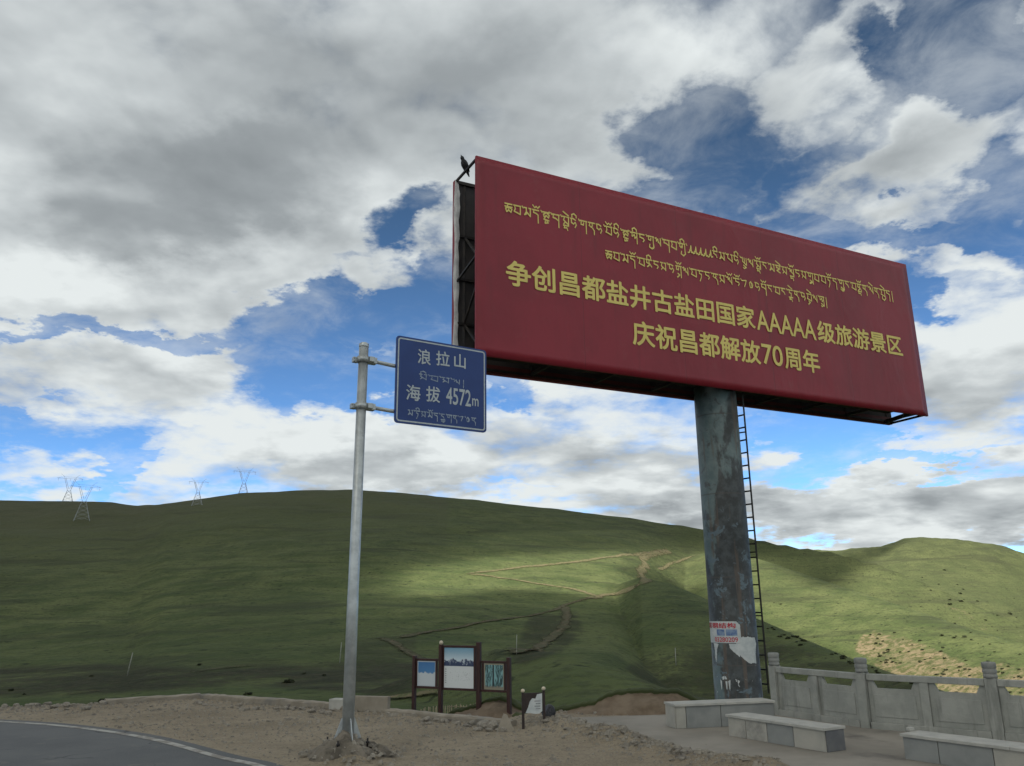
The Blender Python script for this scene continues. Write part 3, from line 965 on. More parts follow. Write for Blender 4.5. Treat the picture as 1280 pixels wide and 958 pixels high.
def strip_mesh(name, L, Rr, zoff, mat, label, kind='structure', flat=None, cat=None):
    mb = MB(); va = []; vb = []
    for a, b in zip(L, Rr):
        va.append(mb.bm.verts.new((a[0], a[1], (flat if flat is not None else hz(a[0], a[1])) + zoff)))
        vb.append(mb.bm.verts.new((b[0], b[1], (flat if flat is not None else hz(b[0], b[1])) + zoff)))
    for i in range(len(va) - 1):
        mb.bm.faces.new((va[i], va[i + 1], vb[i + 1], vb[i]))
    o = mb.build(name, mat)
    return tag(o, label, cat or name.replace('_', ' '), kind=kind)


redge = resample(ROAD_EDGE, .4)
strip_mesh('road', redge + 0, offset_line(redge, 8.0), .012, M['asphalt'], 'grey asphalt road curving away to the left', flat=0.0)
ln = offset_line(redge, .22)
jit = np.array([fbm(np.array([p[0] * 1.0]), np.array([p[1]]), .9, 7, 2)[0] for p in ln])
ln_in = np.array([offset_line(redge, .37 + 0)[i] for i in range(len(redge))])
strip_mesh('road_line', ln + np.stack([jit * .03, jit * .03], 1), ln_in, .018, M['line'], 'worn white edge line along the asphalt road', flat=0.0)

# pavement under the stone benches
pv = [ground(700, 903)[:2], ground(770, 921)[:2], ground(840, 936)[:2], ground(925, 955)[:2], (4.2, 12.0), (6, 9.5), (10.5, 9.0), (12.0, 12.4), (8.7, 15.2), (7.0, 16.95), (5.85, 19.1), (5.75, 20.9), (4.9, 21.2), (4.6, 19.6), (3.0, 19.25), (1.0, 18.9)]
mb = MB()
c = np.mean(np.array(pv), 0)
pvr = resample(pv + [pv[0]], .25)[:-1]
pvr = pvr + np.stack([fbm(pvr[:, 0], pvr[:, 1], .7, 5, 3), fbm(pvr[:, 0], pvr[:, 1], .7, 6, 3)], 1) * .10
vs = [mb.bm.verts.new((p[0], p[1], .05)) for p in pvr]
vs2 = [mb.bm.verts.new((p[0], p[1], -.25)) for p in pvr]
mb.bm.faces.new(vs)
for i in range(len(vs)):
    mb.bm.faces.new((vs[i], vs2[i], vs2[(i + 1) % len(vs)], vs[(i + 1) % len(vs)]))
pav = mb.build('pavement', M['pave'])
tag(pav, 'dusty concrete pavement under the stone benches', 'pavement', kind='structure')
ZP = .05


# ------------------------------------------------------------------ earth bank behind the pavement
def earth_bank(name, top, bottom, Yb, back, label):
    """cut face from photo outline: top and bottom edges at a real distance, grass top behind it"""
    n = 60
    xs = np.linspace(top[0][0], top[-1][0], n)
    ty = np.interp(xs, [p[0] for p in top], [p[1] for p in top])
    by = np.interp(xs, [p[0] for p in bottom], [p[1] for p in bottom])
    mb = MB(); rows = []
    K = 9
    for i, px in enumerate(xs):
        b = atY(px, by[i], Yb); t = atY(px, ty[i], Yb + .9)
        b[2] = min(b[2], -.02)
        ed = 1.0
        row = []
        for k in range(K):
            f = k / (K - 1)
            q = b + (t - b) * f
            j = fbm(np.array([px / 9.]), np.array([f * 3]), 1.0, 17, 3)[0] * .16 * math.sin(math.pi * min(1, f * 1.1))
            q = q + np.array([j * .4, j - .12 * math.sin(math.pi * f), 0])
            if k == K - 1:
                q[2] += .05 * fbm(np.array([px / 4.]), np.array([.5]), 1., 23, 2)[0]
            row.append(q)
        lip = row[-1] + np.array([0, -.05, .06]); row.append(lip)
        row.append(row[-1] + np.array([.1, .5, .02]))
        row.append(row[-1] + np.array([.3, 2.0, -.35]))
        row.append(row[-1] + np.array([1.0, 6.0, -1.9 - .2 * back]))
        row.insert(0, row[0] + np.array([0, -.12, -.4]))
        rows.append([mb.bm.verts.new(q) for q in row])
    m = len(rows[0])
    for i in range(n - 1):
        for k in range(m - 1):
            f = mb.bm.faces.new((rows[i][k], rows[i + 1][k], rows[i + 1][k + 1], rows[i][k + 1]))
            f.material_index = 1 if k >= K else 0
            f.smooth = True
    o = mb.build(name, [M['soil'], M['turf']])
    return tag(o, label, 'earth bank', kind='structure')


M['turf'] = material('bank_turf', (.062, .075, .028), (.045, .056, .022), .7, 1, .06, 3, c3=(.03, .036, .017), s3=.3)
earth_bank('earth_bank', [(640, 900), (684, 891), (715, 887), (742, 882), (750, 877), (758, 873), (773, 868), (800, 867), (842, 867), (866, 876), (884, 884)], [(640, 903), (684, 902), (760, 902), (842, 897), (884, 897)], 19.5, 0, 'brown cut earth bank behind the pavement with grass on top')
earth_bank('earth_bank', [(560, 893), (596, 885), (603, 880), (611, 879), (618, 876), (633, 877), (641, 884), (655, 889), (676, 899)], [(560, 898), (600, 899), (676, 903)], 22.6, 0, 'low pale earth heap behind the information boards')


# ------------------------------------------------------------------ tracks on the hillside
def soft_track_mat(name, c1, c2, c3):
    m = bpy.data.materials.new(name); m.use_nodes = True
    T = NT(m.node_tree); p = T.n['Principled BSDF']
    tc = T.add('ShaderNodeTexCoord').outputs['Object']
    cov = T.add('ShaderNodeAttribute', attribute_name='cover').outputs['Fac']
    n = T.noise(tc, .12, 6, .7); n2 = T.noise(tc, .5, 5, .7)
    T.put(p, 'Base Color', T.mix(T.smooth(n2, .45, .62), T.mix(T.smooth(n, .4, .6), c4(c1), c4(c2)), c4(c3)))
    p.inputs['Roughness'].default_value = 1.0; p.inputs['Specular IOR Level'].default_value = .1
    T.put(p, 'Alpha', T.smooth(T.math('ADD', cov, T.math('ADD', T.math('MULTIPLY', T.math('SUBTRACT', n, .5), 1.5), T.math('MULTIPLY', T.math('SUBTRACT', n2, .5), .8))), .30, .62))
    return m


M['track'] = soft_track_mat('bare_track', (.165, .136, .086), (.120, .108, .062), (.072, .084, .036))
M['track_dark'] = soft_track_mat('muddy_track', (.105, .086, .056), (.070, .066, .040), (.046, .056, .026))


def track(px_pts, width, mat, label):
    pts = []
    for p in px_pts:
        q = on_ground(*p, r0=40)
        if q is not None: pts.append(q[:2])
    if len(pts) < 2: return
    P = resample(pts, 3.0)
    n1 = fbm(P[:, 0], P[:, 1], 16, 3, 3); n2 = fbm(P[:, 0], P[:, 1], 13, 8, 3)
    w = width * .74
    rows = []
    for f, c_, up_ in ((-1, 0., .05), (-.55, .5, .20), (0, .75, .10), (.55, .5, .20), (1, 0., .05)):
        rows.append((offset_line(P, f * w + 0) + (n1 * .4 * width)[:, None] * np.array([1, .4]) * .5, c_, up_))
    bm = bmesh.new(); vv = []; cv = []
    for L_, c_, up_ in rows:
        hh = height(L_[:, 0], L_[:, 1]) + up_ * (1 + .9 * fbm(L_[:, 0], L_[:, 1], 5, 28, 3)); vv.append([bm.verts.new((q[0], q[1], h_ + .10)) for q, h_ in zip(L_, hh)])
        k_ = np.minimum(1, np.minimum(np.arange(len(L_)), np.arange(len(L_))[::-1]) / 4 + .3)
        cv += list(c_ * k_)
    for r_ in range(4):
        for i in range(len(P) - 1):
            f_ = bm.faces.new((vv[r_][i], vv[r_][i + 1], vv[r_ + 1][i + 1], vv[r_ + 1][i])); f_.smooth = True
    bmesh.ops.recalc_face_normals(bm, faces=list(bm.faces))
    me = bpy.data.meshes.new('dirt_track'); bm.to_mesh(me); bm.free()
    at = me.attributes.new('cover', 'FLOAT', 'POINT'); at.data.foreach_set('value', np.array(cv, np.float32))
    tag(link_mesh('dirt_track', me, mat), label, 'track', kind='structure')


track([(832, 689), (790, 694), (740, 700), (690, 706), (640, 711), (605, 715), (582, 718)], 4.7, M['track'], 'upper leg of the zigzag dirt track on the sunlit slope')
track([(580, 718), (615, 721), (660, 728), (700, 734), (725, 739), (750, 747), (738, 750)], 4.7, M['track'], 'middle leg of the zigzag dirt track on the sunlit slope')
track([(838, 689), (815, 693), (803, 698), (807, 706), (801, 716), (808, 724), (798, 732), (782, 738), (764, 744), (735, 749)], 6.8, M['track'], 'wide eroded dirt gully track below the track end')
track([(882, 692), (862, 697), (840, 704), (822, 712)], 2.6, M['track'], 'faint dirt track leading towards the billboard column')
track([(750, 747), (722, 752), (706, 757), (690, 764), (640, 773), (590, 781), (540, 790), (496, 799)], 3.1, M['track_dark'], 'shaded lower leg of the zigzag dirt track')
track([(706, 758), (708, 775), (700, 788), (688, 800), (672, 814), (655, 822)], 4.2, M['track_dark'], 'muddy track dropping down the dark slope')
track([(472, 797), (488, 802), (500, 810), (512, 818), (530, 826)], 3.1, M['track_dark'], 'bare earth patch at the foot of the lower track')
track([(560, 870), (540, 868), (500, 873), (470, 876), (440, 880)], 1.3, M['track'], 'pale path behind the information boards')
track([(60, 872), (95, 868), (130, 864)], 1.0, M['track'], 'pale bare strip on the valley floor at the left')
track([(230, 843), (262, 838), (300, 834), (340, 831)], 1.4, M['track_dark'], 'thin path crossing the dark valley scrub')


# ------------------------------------------------------------------ billboard
ANG = RAD(63.0)
BU = np.array([math.sin(ANG), math.cos(ANG), 0.]); BN = np.array([-BU[1], BU[0], 0.])
D0 = 15.2
U0, U1 = .4531 * D0, 1.405 * D0
ZB, ZT = .3415 * D0 + HC, .6556 * D0 + HC
TH = .0895 * D0
COLX, COLY, COLR = 5.253, 20.5, .54
bb = thing('billboard', 'huge red two-sided billboard with yellow slogan on a stained round steel column', 'billboard', (COLX, COLY, 0))
BO = Vector((COLX, COLY, 0))


def bp(u, n, z):
    """billboard coords (along, away from the viewer, height) -> local to the billboard empty"""
    return Vector(BU * u + BN * (D0 + n)) + Vector((0, 0, z)) - BO


BM = Matrix((Vector(BU), Vector(BN), Vector((0, 0, 1)))).transposed()
UC, ZC = (U0 + U1) / 2, (ZB + ZT) / 2


def panel(nface, nback, name, skin, flip):
    mb = MB()
    nu, nz = 60, 24
    # printed face, very slightly slack between the frame bars
    g = []
    for i in range(nu + 1):
        row = []
        for j in range(nz + 1):
            u = U0 + (U1 - U0) * i / nu; z = ZB + (ZT - ZB) * j / nz
            ed = min(1, 8 * min(i / nu, 1 - i / nu, j / nz, 1 - j / nz))
            s = (.006 * math.sin(u * 1.9) * math.sin(z * 1.3) + .003 * math.sin(u * 5.1 + z)) * ed
            row.append(mb.bm.verts.new(bp(u, nface + s * flip, z)))
        g.append(row)
    for i in range(nu):
        for j in range(nz):
            f = mb.bm.faces.new((g[i][j], g[i + 1][j], g[i + 1][j + 1], g[i][j + 1])); f.smooth = True
    # folded edge and reverse
    h = [mb.bm.verts.new(bp(u, nback, z)) for u, z in ((U0, ZB), (U1, ZB), (U1, ZT), (U0, ZT))]
    f = mb.bm.faces.new(h); f.material_index = 2
    bl = [g[i][0] for i in range(nu + 1)]; br = g[nu]; bt = [g[i][nz] for i in range(nu, -1, -1)]; blf = [g[0][j] for j in range(nz, -1, -1)]
    for seq, p, q in ((bl, h[0], h[1]), (br, h[1], h[2]), (bt, h[2], h[3]), (blf, h[3], h[0])):
        f = mb.bm.faces.new(list(seq) + [q, p]); f.material_index = 1
    o = mb.build(name, [M['vinyl'], M['vinyl_edge'], M['vinyl_back']], bb)
    return o


front = panel(0.0, .06, 'front_panel', M['vinyl'], 1)
front['label'] = 'red front panel with yellow Tibetan and Chinese slogan'
backp = panel(TH, TH - .13, 'back_panel', M['vinyl'], -1)
backp['label'] = 'rear panel seen only at its edges and dark reverse'


def to_local_uv(px, py):
    d = ray(px, py); t = D0 / (d @ BN); p = d * t
    return p @ BU, p[2] + HC


# --- lettering helpers
def text_mesh(body, bold=0.0, extrude=0.0):
    cu = bpy.data.curves.new('lettering', 'FONT')
    cu.body = body; cu.size = 1.0
    cu.resolution_u = 6
    ob = bpy.data.objects.new('lettering', cu); COL.objects.link(ob)
    dg = bpy.context.evaluated_depsgraph_get(); dg.update()
    me = bpy.data.meshes.new_from_object(ob.evaluated_get(dg))
    COL.objects.unlink(ob); bpy.data.objects.remove(ob)
    if bold:
        # heavier strokes: the outline laid over itself a few times, each layer a hair higher
        bm = bmesh.new()
        for k, (sx, sy) in enumerate(((0, 0), (1, .4), (-1, -.4), (.4, -1), (-.4, 1), (.8, -.7), (-.8, .7))):
            n0_ = len(bm.verts); bm.from_mesh(me); bm.verts.ensure_lookup_table()
            for v in bm.verts[n0_:]:
                v.co.x += sx * bold; v.co.y += sy * bold; v.co.z += .0005 * k
        bm.to_mesh(me); bm.free()
    n = len(me.vertices); co = np.zeros(n * 3); me.vertices.foreach_get('co', co)
    return me, co.reshape(-1, 3)


def fit_text(me, co, box, mapper):
    """stretch the glyphs into box=(u0,v0,u1,v1) and map (u,v,lift) to 3d"""
    mn = co[:, :2].min(0); mx = co[:, :2].max(0)
    for i, v in enumerate(me.vertices):
        f = (co[i, :2] - mn) / (mx - mn)
        u = box[0] + f[0] * (box[2] - box[0]); w = box[1] + f[1] * (box[3] - box[1])
        v.co = mapper(u, w, co[i, 2])
    me.update()
    return me


def join_meshes(name, meshes, mat, parent):
    bm = bmesh.new()
    for me in meshes:
        bm.from_mesh(me)
    me = bpy.data.meshes.new(name); bm.to_mesh(me); bm.free()
    me.materials.clear()
    return link_mesh(name, me, mat, parent)


face_map = lambda u, v, l: bp(u, -.0115 - l, v)
lt = []
# (text, left x, y mid, right x, top y / bottom y at the left)
VT, VB = to_local_uv(650, 327)[1], to_local_uv(650, 360)[1]
WT, WB = to_local_uv(1117, 420)[1], to_local_uv(1117, 444)[1]
print('line1 v', VT, VB, WT, WB)
v1t, v1b = (VT + WT) / 2, (VB + WB) / 2
for body, xa, ya, xb, yb_ in (('争创昌都盐井古盐田国家', 632, 342, 943, 397), ('AAAAA', 945, 400, 1019, 413), ('级旅游景区', 1021, 414, 1127, 433)):
    me, co = text_mesh(body, .022 if body[0] != 'A' else .012)
    ua, ub = to_local_uv(xa, ya)[0], to_local_uv(xb, yb_)[0]
    k = .03 * (v1t - v1b) if body[0] == 'A' else 0
    lt.append(fit_text(me, co, (ua, v1b + k, ub, v1t - 2 * k), face_map))
join_meshes('lettering', lt, M['gold'], front)['label'] = 'upper line of the yellow Chinese slogan'
lt = []
a, b_ = to_local_uv(803, 402)[1], to_local_uv(803, 434)[1]
a2, b2 = to_local_uv(1010, 438)[1], to_local_uv(1010, 465)[1]
print('line2 v', a, b_, a2, b2)
v2t, v2b = (a + a2) / 2, (b_ + b2) / 2
for body, xa, ya, xb, yb_ in (('庆祝昌都解放', 790, 417, 950, 442), ('70', 952, 443, 978, 447), ('周年', 980, 447, 1024, 453)):
    me, co = text_mesh(body, .022 if body[0] != '7' else .012)
    ua, ub = to_local_uv(xa, ya)[0], to_local_uv(xb, yb_)[0]
    k = .06 * (v2t - v2b) if body[0] == '7' else 0
    lt.append(fit_text(me, co, (ua, v2b + k, ub, v2t - k), face_map))
o = join_meshes('lettering', lt, M['gold'], front)
o['label'] = 'lower line of the yellow Chinese slogan'

# --- Tibetan script drawn stroke by stroke: unit boxes, head line at y=1, foot at 0
HB = [(0, 1), (.95, 1)]
TIB = {
    'ka': [HB, [(.12, 1), (.05, .62), (.3, .45), (.36, .7)], [(.5, 1), (.5, .45)], [(.88, 1), (.88, -.15)]],
    'kha': [[(0, 1), (.4, 1)], [(.1, 1), (.05, .6), (.4, .55), (.8, .35)], [(.55, 1), (.95, 1)], [(.85, 1), (.85, -.5)]],
    'ga': [HB, [(.15, 1), (.1, .55), (.45, .5), (.5, .8)], [(.85, 1), (.85, -.5)]],
    'nga': [[(0, 1), (.85, 1)], [(.2, 1), (.15, .62), (.7, .5), (.8, .3), (.6, .08)]],
    'cha': [HB, [(.45, 1), (.3, .72)], [(0, .66), (.95, .66)], [(.5, .66), (.08, .42), (.2, .06), (.5, .28), (.8, .06), (.92, .42), (.5, .66)], [(.5, .66), (.5, .28)]],
    'ta': [HB, [(.3, 1), (.25, .62), (.6, .52), (.55, .1), (.3, -.4)]],
    'da': [[(0, 1), (.85, 1)], [(.2, 1), (.12, .68), (.5, .6), (.75, .45), (.75, -.5)]],
    'na': [HB, [(.25, 1), (.12, .6), (.45, .45), (.6, .65), (.55, 1)], [(.5, .5), (.85, .1), (.85, -.4)]],
    'pa': [[(0, 1), (.3, 1)], [(.1, 1), (.1, .5), (.9, .1)], [(.65, 1), (.95, 1)], [(.85, 1), (.85, .05)]],
    'ba': [HB, [(.12, 1), (.2, .6), (.05, .3), (.88, .05)], [(.88, 1), (.88, .05)]],
    'ma': [[(0, 1), (.35, 1)], [(.3, 1), (.3, .3), (.05, .15), (.3, .55), (.8, .12)], [(.65, 1), (.95, 1)], [(.85, 1), (.85, .05)]],
    'tsa': [HB, [(.15, 1), (.1, .6), (.5, .5)], [(.5, 1), (.5, .3), (.2, .05)], [(.55, .55), (.9, .1)]],
    'tsha': [HB, [(.5, 1), (.1, .7), (.2, .4), (.5, .62), (.8, .4), (.9, .7), (.5, 1)], [(.5, .62), (.15, .15), (.85, .05)], [(.95, 1.12), (.75, .95)]],
    'dza': [HB, [(.2, 1), (.15, .7), (.6, .65)], [(.8, 1), (.8, .6), (.2, .3), (.8, .05)], [(.95, 1.15), (.8, 1)]],
    'zha': [HB, [(.1, 1), (.1, .5), (.5, .75), (.5, .3), (.85, .6)], [(.85, 1), (.85, -.35)]],
    'a': [[(0, 1), (.4, 1), (.7, .85)], [(.1, .9), (.1, .5), (.4, .35), (.65, .6), (.8, .3), (.6, -.05)]],
    'ya': [[(0, .95), (.2, 1), (.15, .5), (.45, .3), (.8, .1)], [(.5, 1), (.5, .4)], [(.85, 1), (.85, .05)]],
    'ra': [[(0, 1), (.85, 1)], [(.3, 1), (.2, .7), (.6, .5), (.75, .2)]],
    'la': [[(0, .9), (.2, 1), (.2, .55), (.45, .9), (.5, .4)], [(.5, .6), (.85, .15)], [(.85, 1), (.85, .05)]],
    'sa': [[(0, 1), (.4, 1)], [(.3, 1), (.15, .6), (.4, .4), (.15, .1)], [(.4, .4), (.8, .15)], [(.6, 1), (.95, 1)], [(.85, 1), (.85, .02)]],
    'A': [[(0, .02), (.3, .15), (.55, 1), (.6, .1), (.85, .2)], [(.25, .35), (.6, .35)]],
    'l': [[(.2, 1.05), (.2, -.5)]],
    '7': [[(0, .9), (.3, .95), (.75, 1.0), (.35, .1)]],
    '0': [[(.4, 1), (.1, .7), (.25, .15), (.6, .2), (.75, .6), (.4, 1), (.6, .2)]],
    'o': [[(.02, 1.55), (.3, 1.25), (.5, 1.45), (.7, 1.25), (.98, 1.55)]],
    'i': [[(.2, 1.15), (.15, 1.45), (.5, 1.62), (.8, 1.4), (.8, 1.15)]],
    'e': [[(.1, 1.6), (.85, 1.2)]],
    'u': [[(.3, 0), (.75, -.25), (.35, -.45), (.2, -.3)]],
    'w': [[(.35, -.02), (.3, -.3), (.75, -.2), (.5, .05)]],
    'y': [[(.3, .0), (.2, -.35), (.6, -.55), (.95, -.25), (.9, .05)]],
    'r': [[(.3, 0), (.6, -.15), (.2, -.5)]],
    'sub': [[(.1, -.05), (.85, -.05)], [(.3, -.05), (.2, -.35), (.6, -.3), (.7, -.6)]],
    't': [[(.05, 1.12), (.18, .9)]],
}


def tibetan(seq):
    """'cha ba . ma da+o . |' -> list of polylines with x advance in units of a letter width"""
    out = []; x = 0.0
    for tok in seq.split():
        if tok == '.':
            out += [[(x - .08 + p[0], p[1]) for p in TIB['t'][0]]]; x += .2; continue
        parts = tok.split('+')
        wd = .42 if parts[0] == 'l' else (.72 if parts[0] == 'A' else 1.0)
        for q in parts:
            for pl in TIB[q]:
                out.append([(x + p[0] * .9, p[1]) for p in pl])
        x += wd * 1.06
    return out, x


def strokes_mesh(name, lines, width, mapper, mat, parent, pen=.13):
    mb = MB(); k = 0
    for pl in lines:
        for (a, b) in zip(pl[:-1], pl[1:]):
            a = np.array(a); b = np.array(b); d = b - a; L = np.hypot(*d)
            if L < 1e-6: continue
            d /= L; nrm = np.array([-d[1], d[0]])
            w = pen * (1.0 if abs(d[0]) > abs(d[1]) else .78) / 2
            a = a - d * w * .6; b = b + d * w * .6
            lift = .0008 + .00025 * (k % 11); k += 1
            P = [a + nrm * w, a - nrm * w, b - nrm * w, b + nrm * w]
            mb.quad([mapper(p[0], p[1], lift) for p in P])
    return mb.build(name, mat, parent)


L1 = 'cha ba . ma da+o . tsha+w . kha . sa+sub+e a+i . ga na a . ba+o a+i . tsha+w . zha+i nga . ga+y la . kha ba . ka+y+i . A A A A A ra+i ma . pa a+i . ya+u la . sa+sub+o ra . ma dza+e sa . la+sub+o nga sa . ga+r+u ba . ba ta+o da . ga+y+u ra . ba tsa+sub+o na . la+e na . ba+y+e da l'
L2 = 'cha ba . ma da+o . ba tsa+i nga sa . a ga+r+o la . ba ta nga . na sa . la+o . nga+o . 7 0 a kha+o ra . ba ra . ta+sub+e na . a ba+r+e la . zha+u l'


def board_tib(seq, pl, pr, mid_l, top_bot):
    lines, wtot = tibetan(seq)
    ua = to_local_uv(*pl)[0]; ub = to_local_uv(*pr)[0]
    vt, vb = top_bot
    return [[(ua + (ub - ua) * p[0] / wtot, vb + (vt - vb) * p[1]) for p in l] for l in lines]


t1 = to_local_uv(640, 262)[1]; t1b = to_local_uv(1110, 360)[1]
print('tib1', t1, t1b, to_local_uv(640, 272)[1], 'tib2', to_local_uv(765, 318)[1], to_local_uv(1030, 372)[1])
lines1 = board_tib(L1, (631, 266), (1116, 368), 0, ((t1 + t1b) / 2, (t1 + t1b) / 2 - .215))
t2 = to_local_uv(765, 318)[1]; t2b = to_local_uv(1030, 370)[1]
lines = board_tib(L2, (757, 322), (1034, 376), 0, ((t2 + t2b) / 2, (t2 + t2b) / 2 - .205))
o = strokes_mesh('tibetan_lettering', lines, .03, lambda u, v, l: bp(u, -.0115 - l, v), M['gold'], front, pen=.036)
o['label'] = 'shorter lower line of yellow Tibetan script'
o = strokes_mesh('tibetan_lettering', lines1, .03, lambda u, v, l: bp(u, -.0115 - l, v), M['gold'], front, pen=.037)
o['label'] = 'long upper line of yellow Tibetan script'

# --- frame between the two panels
mb = MB()
nb = 8
for i in range(nb + 1):
    u = U0 + .25 + (U1 - U0 - .5) * i / nb
    for n_ in (.12, TH - .12):
        mb.bar(bp(u, n_, ZB + .04), bp(u, n_, ZT - .05), .06)
for n_ in (.15, TH - .15):
    for z in (ZB + .08, ZB + 1.1, ZB + 2.2, ZB + 3.3, ZT - .08):
        mb.bar(bp(U0 + .05, n_, z), bp(U1 - .05, n_, z), .06)
mb.build('support_frame', M['frame_dark'], bb)
for i in range(nb + 1):
    u = U0 + .25 + (U1 - U0 - .5) * i / nb
    for n0_, z0_, n1_, z1_, w_ in ((.14, ZB + .10, TH - .14, ZB + .10, .07), (.14, ZB + .12, TH - .14, ZB + 1.1, .045), (.14, ZB + 2.2, TH - .14, ZB + 1.1, .045), (.14, ZB + 2.2, TH - .14, ZB + 3.3, .045), (.14, ZT - .1, TH - .14, ZT - .1, .05)):
        if i == 0 and z0_ > ZT - .2: continue
        mb = MB(); mb.bar(bp(u, n0_, z0_), bp(u, n1_, z1_), w_); mb.build('cross_brace', M['frame_dark'], bb)
# end struts seen at the upper left and the lower right
mb = MB(); mb.bar(bp(U0 + .03, .03, ZT - .06), bp(U0 + .03, TH - .03, ZT - .04), .05); mb.build('end_strut', M['frame_dark'], bb)
mb = MB(); mb.bar(bp(U1 - .06, .03, ZB + .05), bp(U1 - .06, TH - .03, ZB + .03), .055); mb.build('end_strut', M['frame_dark'], bb)
mb = MB(); mb.bar(bp(U1 - .62, .03, ZB + .06), bp(U1 - .28, TH - .05, ZB + .05), .10); mb.build('end_strut', M['frame_dark'], bb)
mb = MB(); mb.bar(bp(U0 + .05, TH - .05, ZB + 2.1), bp(U0 + .05, .05, ZB + 2.35), .045); mb.build('end_strut', M['frame_dark'], bb)
# main box girder along the middle, sitting on the column head
mb = MB(); mb.box(bp(UC, TH / 2, ZB + .42), (U1 - U0 - 1.2, .4, .42), BM, .01)
mb.build('girder', M['frame_dark'], bb)
mb = MB(); mb.box(bp(UC, TH - .142, ZB + .11), (U1 - U0 - .1, .02, .20), BM, .004)
mb.build('sheet_turnover', M['turnover'], bb)['label'] = 'dark red lower turnover of the rear sheet'
# white loose hem of the rear sheet at the left end
mb = MB(); prev = None
for i in range(41):
    f = i / 40; z = ZB + .02 + (ZT - ZB - .05) * f
    w = .09 + .10 * float(fbm(np.array([f * 7]), np.array([.3]), 1.0, 5, 3)[0])
    wav = .05 * float(fbm(np.array([f * 13]), np.array([.7]), 1.0, 15, 3)[0])
    a = mb.bm.verts.new(bp(U0 - .012, TH - .12 + .04 * math.sin(f * 17), z)); b = mb.bm.verts.new(bp(U0 + .02 + wav, TH - .14 - w * .7, z))
    c_ = mb.bm.verts.new(bp(U0 + .10 + wav, TH - .15 - w * .4, z))
    if prev:
        mb.bm.faces.new((prev[0], a, b, prev[1])); mb.bm.faces.new((prev[1], b, c_, prev[2]))
    prev = (a, b, c_)
mb.build('hem', M['white_cloth'], bb, True)['label'] = 'loose white hem of the rear sheet'

# column with weld rings
mb = MB(); mb.lathe((0, 0, 0), [(COLR * 1.06, .0), (COLR * 1.06, .06), (COLR * 1.02, .06), (COLR * 1.0, ZB * .5), (COLR * .985, ZB + .2)], 48)
mb.build('column', M['column'], bb)['label'] = 'round steel column with black paste stains and peeling blue paint'
# ladder on the right-hand side of the column
vd = np.array([COLX, COLY]); vd /= np.linalg.norm(vd); rt = Vector((vd[1], -vd[0], 0)); fw_ = Vector((vd[0], vd[1], 0))
lad = None
mb = MB()
ra_ = rt * (COLR + .03) + fw_ * .10; rb_ = rt * (COLR + .20) + fw_ * .32
ra2 = rt * (COLR - .03) + fw_ * .20; rb2 = rt * (COLR + .15) + fw_ * .06
for q in (ra2, rb2):
    mb.bar(q + Vector((0, 0, .35)), q + Vector((0, 0, ZB + .25)), .035, .035)
lad = mb.build('ladder', M['ladder'], bb)
z = .55
while z < ZB:
    m2 = MB(); m2.bar(ra2 + Vector((0, 0, z)), rb2 + Vector((0, 0, z)), .034, .034); m2.build('rung', M['ladder'], lad); z += .325
for z in (1.2, 2.1, 3.6, 5.1, 6.6):
    m2 = MB(); m2.bar(rb2 + Vector((0, 0, z)), rt * (COLR * .96) + fw_ * .14 + Vector((0, 0, z)), .03); m2.build('ladder_bracket', M['ladder'], bb)


# --- posters stuck on the column
def col_pt(px, py, lift=.0):
    """photo point on the column -> (arc angle, height)"""
    d = ray(px, py)
    o = np.array([COLX, COLY]); R_ = COLR
    dd = d[:2]; A2 = dd @ dd; B2 = -2 * dd @ o; C2 = o @ o - R_ * R_
    disc = B2 * B2 - 4 * A2 * C2
    if disc < 0:
        disc = 0
    t = (-B2 - math.sqrt(disc)) / (2 * A2)
    p = d * t
    v = p[:2] - o
    base = -np.array([vd[0], vd[1]])
    an = math.atan2(v @ np.array([rt.x, rt.y]), v @ base)
    return an, p[2] + HC


def col_map(an, z, lift):
    r = COLR * 1.012 + .003 + lift
    b = Vector((-vd[0], -vd[1], 0))
    return BO + (b * math.cos(an) + rt * math.sin(an)) * r + Vector((0, 0, z))


def patch(name, poly, lift, mat, parent=None, rag=0.0, off=None):
    """curved sheet on the column from a closed outline in (angle, height)"""
    P = []
    for i in range(len(poly)):
        a = np.array(poly[i]); b = np.array(poly[(i + 1) % len(poly)])
        n = max(1, int(max(abs(b[0] - a[0]) / .10, abs(b[1] - a[1]) / .08)))
        for k in range(n):
            q = a + (b - a) * k / n
            if rag: q = q + np.array([random.uniform(-rag, rag) / COLR, random.uniform(-rag, rag)])
            P.append(q)
    P = np.array(P)
    a0, a1 = P[:, 0].min(), P[:, 0].max(); z0, z1 = P[:, 1].min(), P[:, 1].max()
    na = max(2, int((a1 - a0) / .02)); nz = max(2, int((z1 - z0) / .012))
    mb = MB(); cache = {}

    def V(i, j):
        if (i, j) not in cache:
            cache[(i, j)] = mb.bm.verts.new(col_map(a0 + (a1 - a0) * i / na, z0 + (z1 - z0) * j / nz, lift) - (off or Vector((0, 0, 0))))
        return cache[(i, j)]
    cx = a0 + (a1 - a0) * (np.arange(na) + .5) / na; cz = z0 + (z1 - z0) * (np.arange(nz) + .5) / nz
    CX, CZ = np.meshgrid(cx, cz, indexing='ij')
    ins = in_poly(CX.ravel(), CZ.ravel(), [tuple(p) for p in P]).reshape(na, nz)
    for i in range(na):
        for j in range(nz):
            if ins[i, j]:
                f = mb.bm.faces.new((V(i, j), V(i + 1, j), V(i + 1, j + 1), V(i, j + 1))); f.smooth = True
    return mb.build(name, mat, parent)


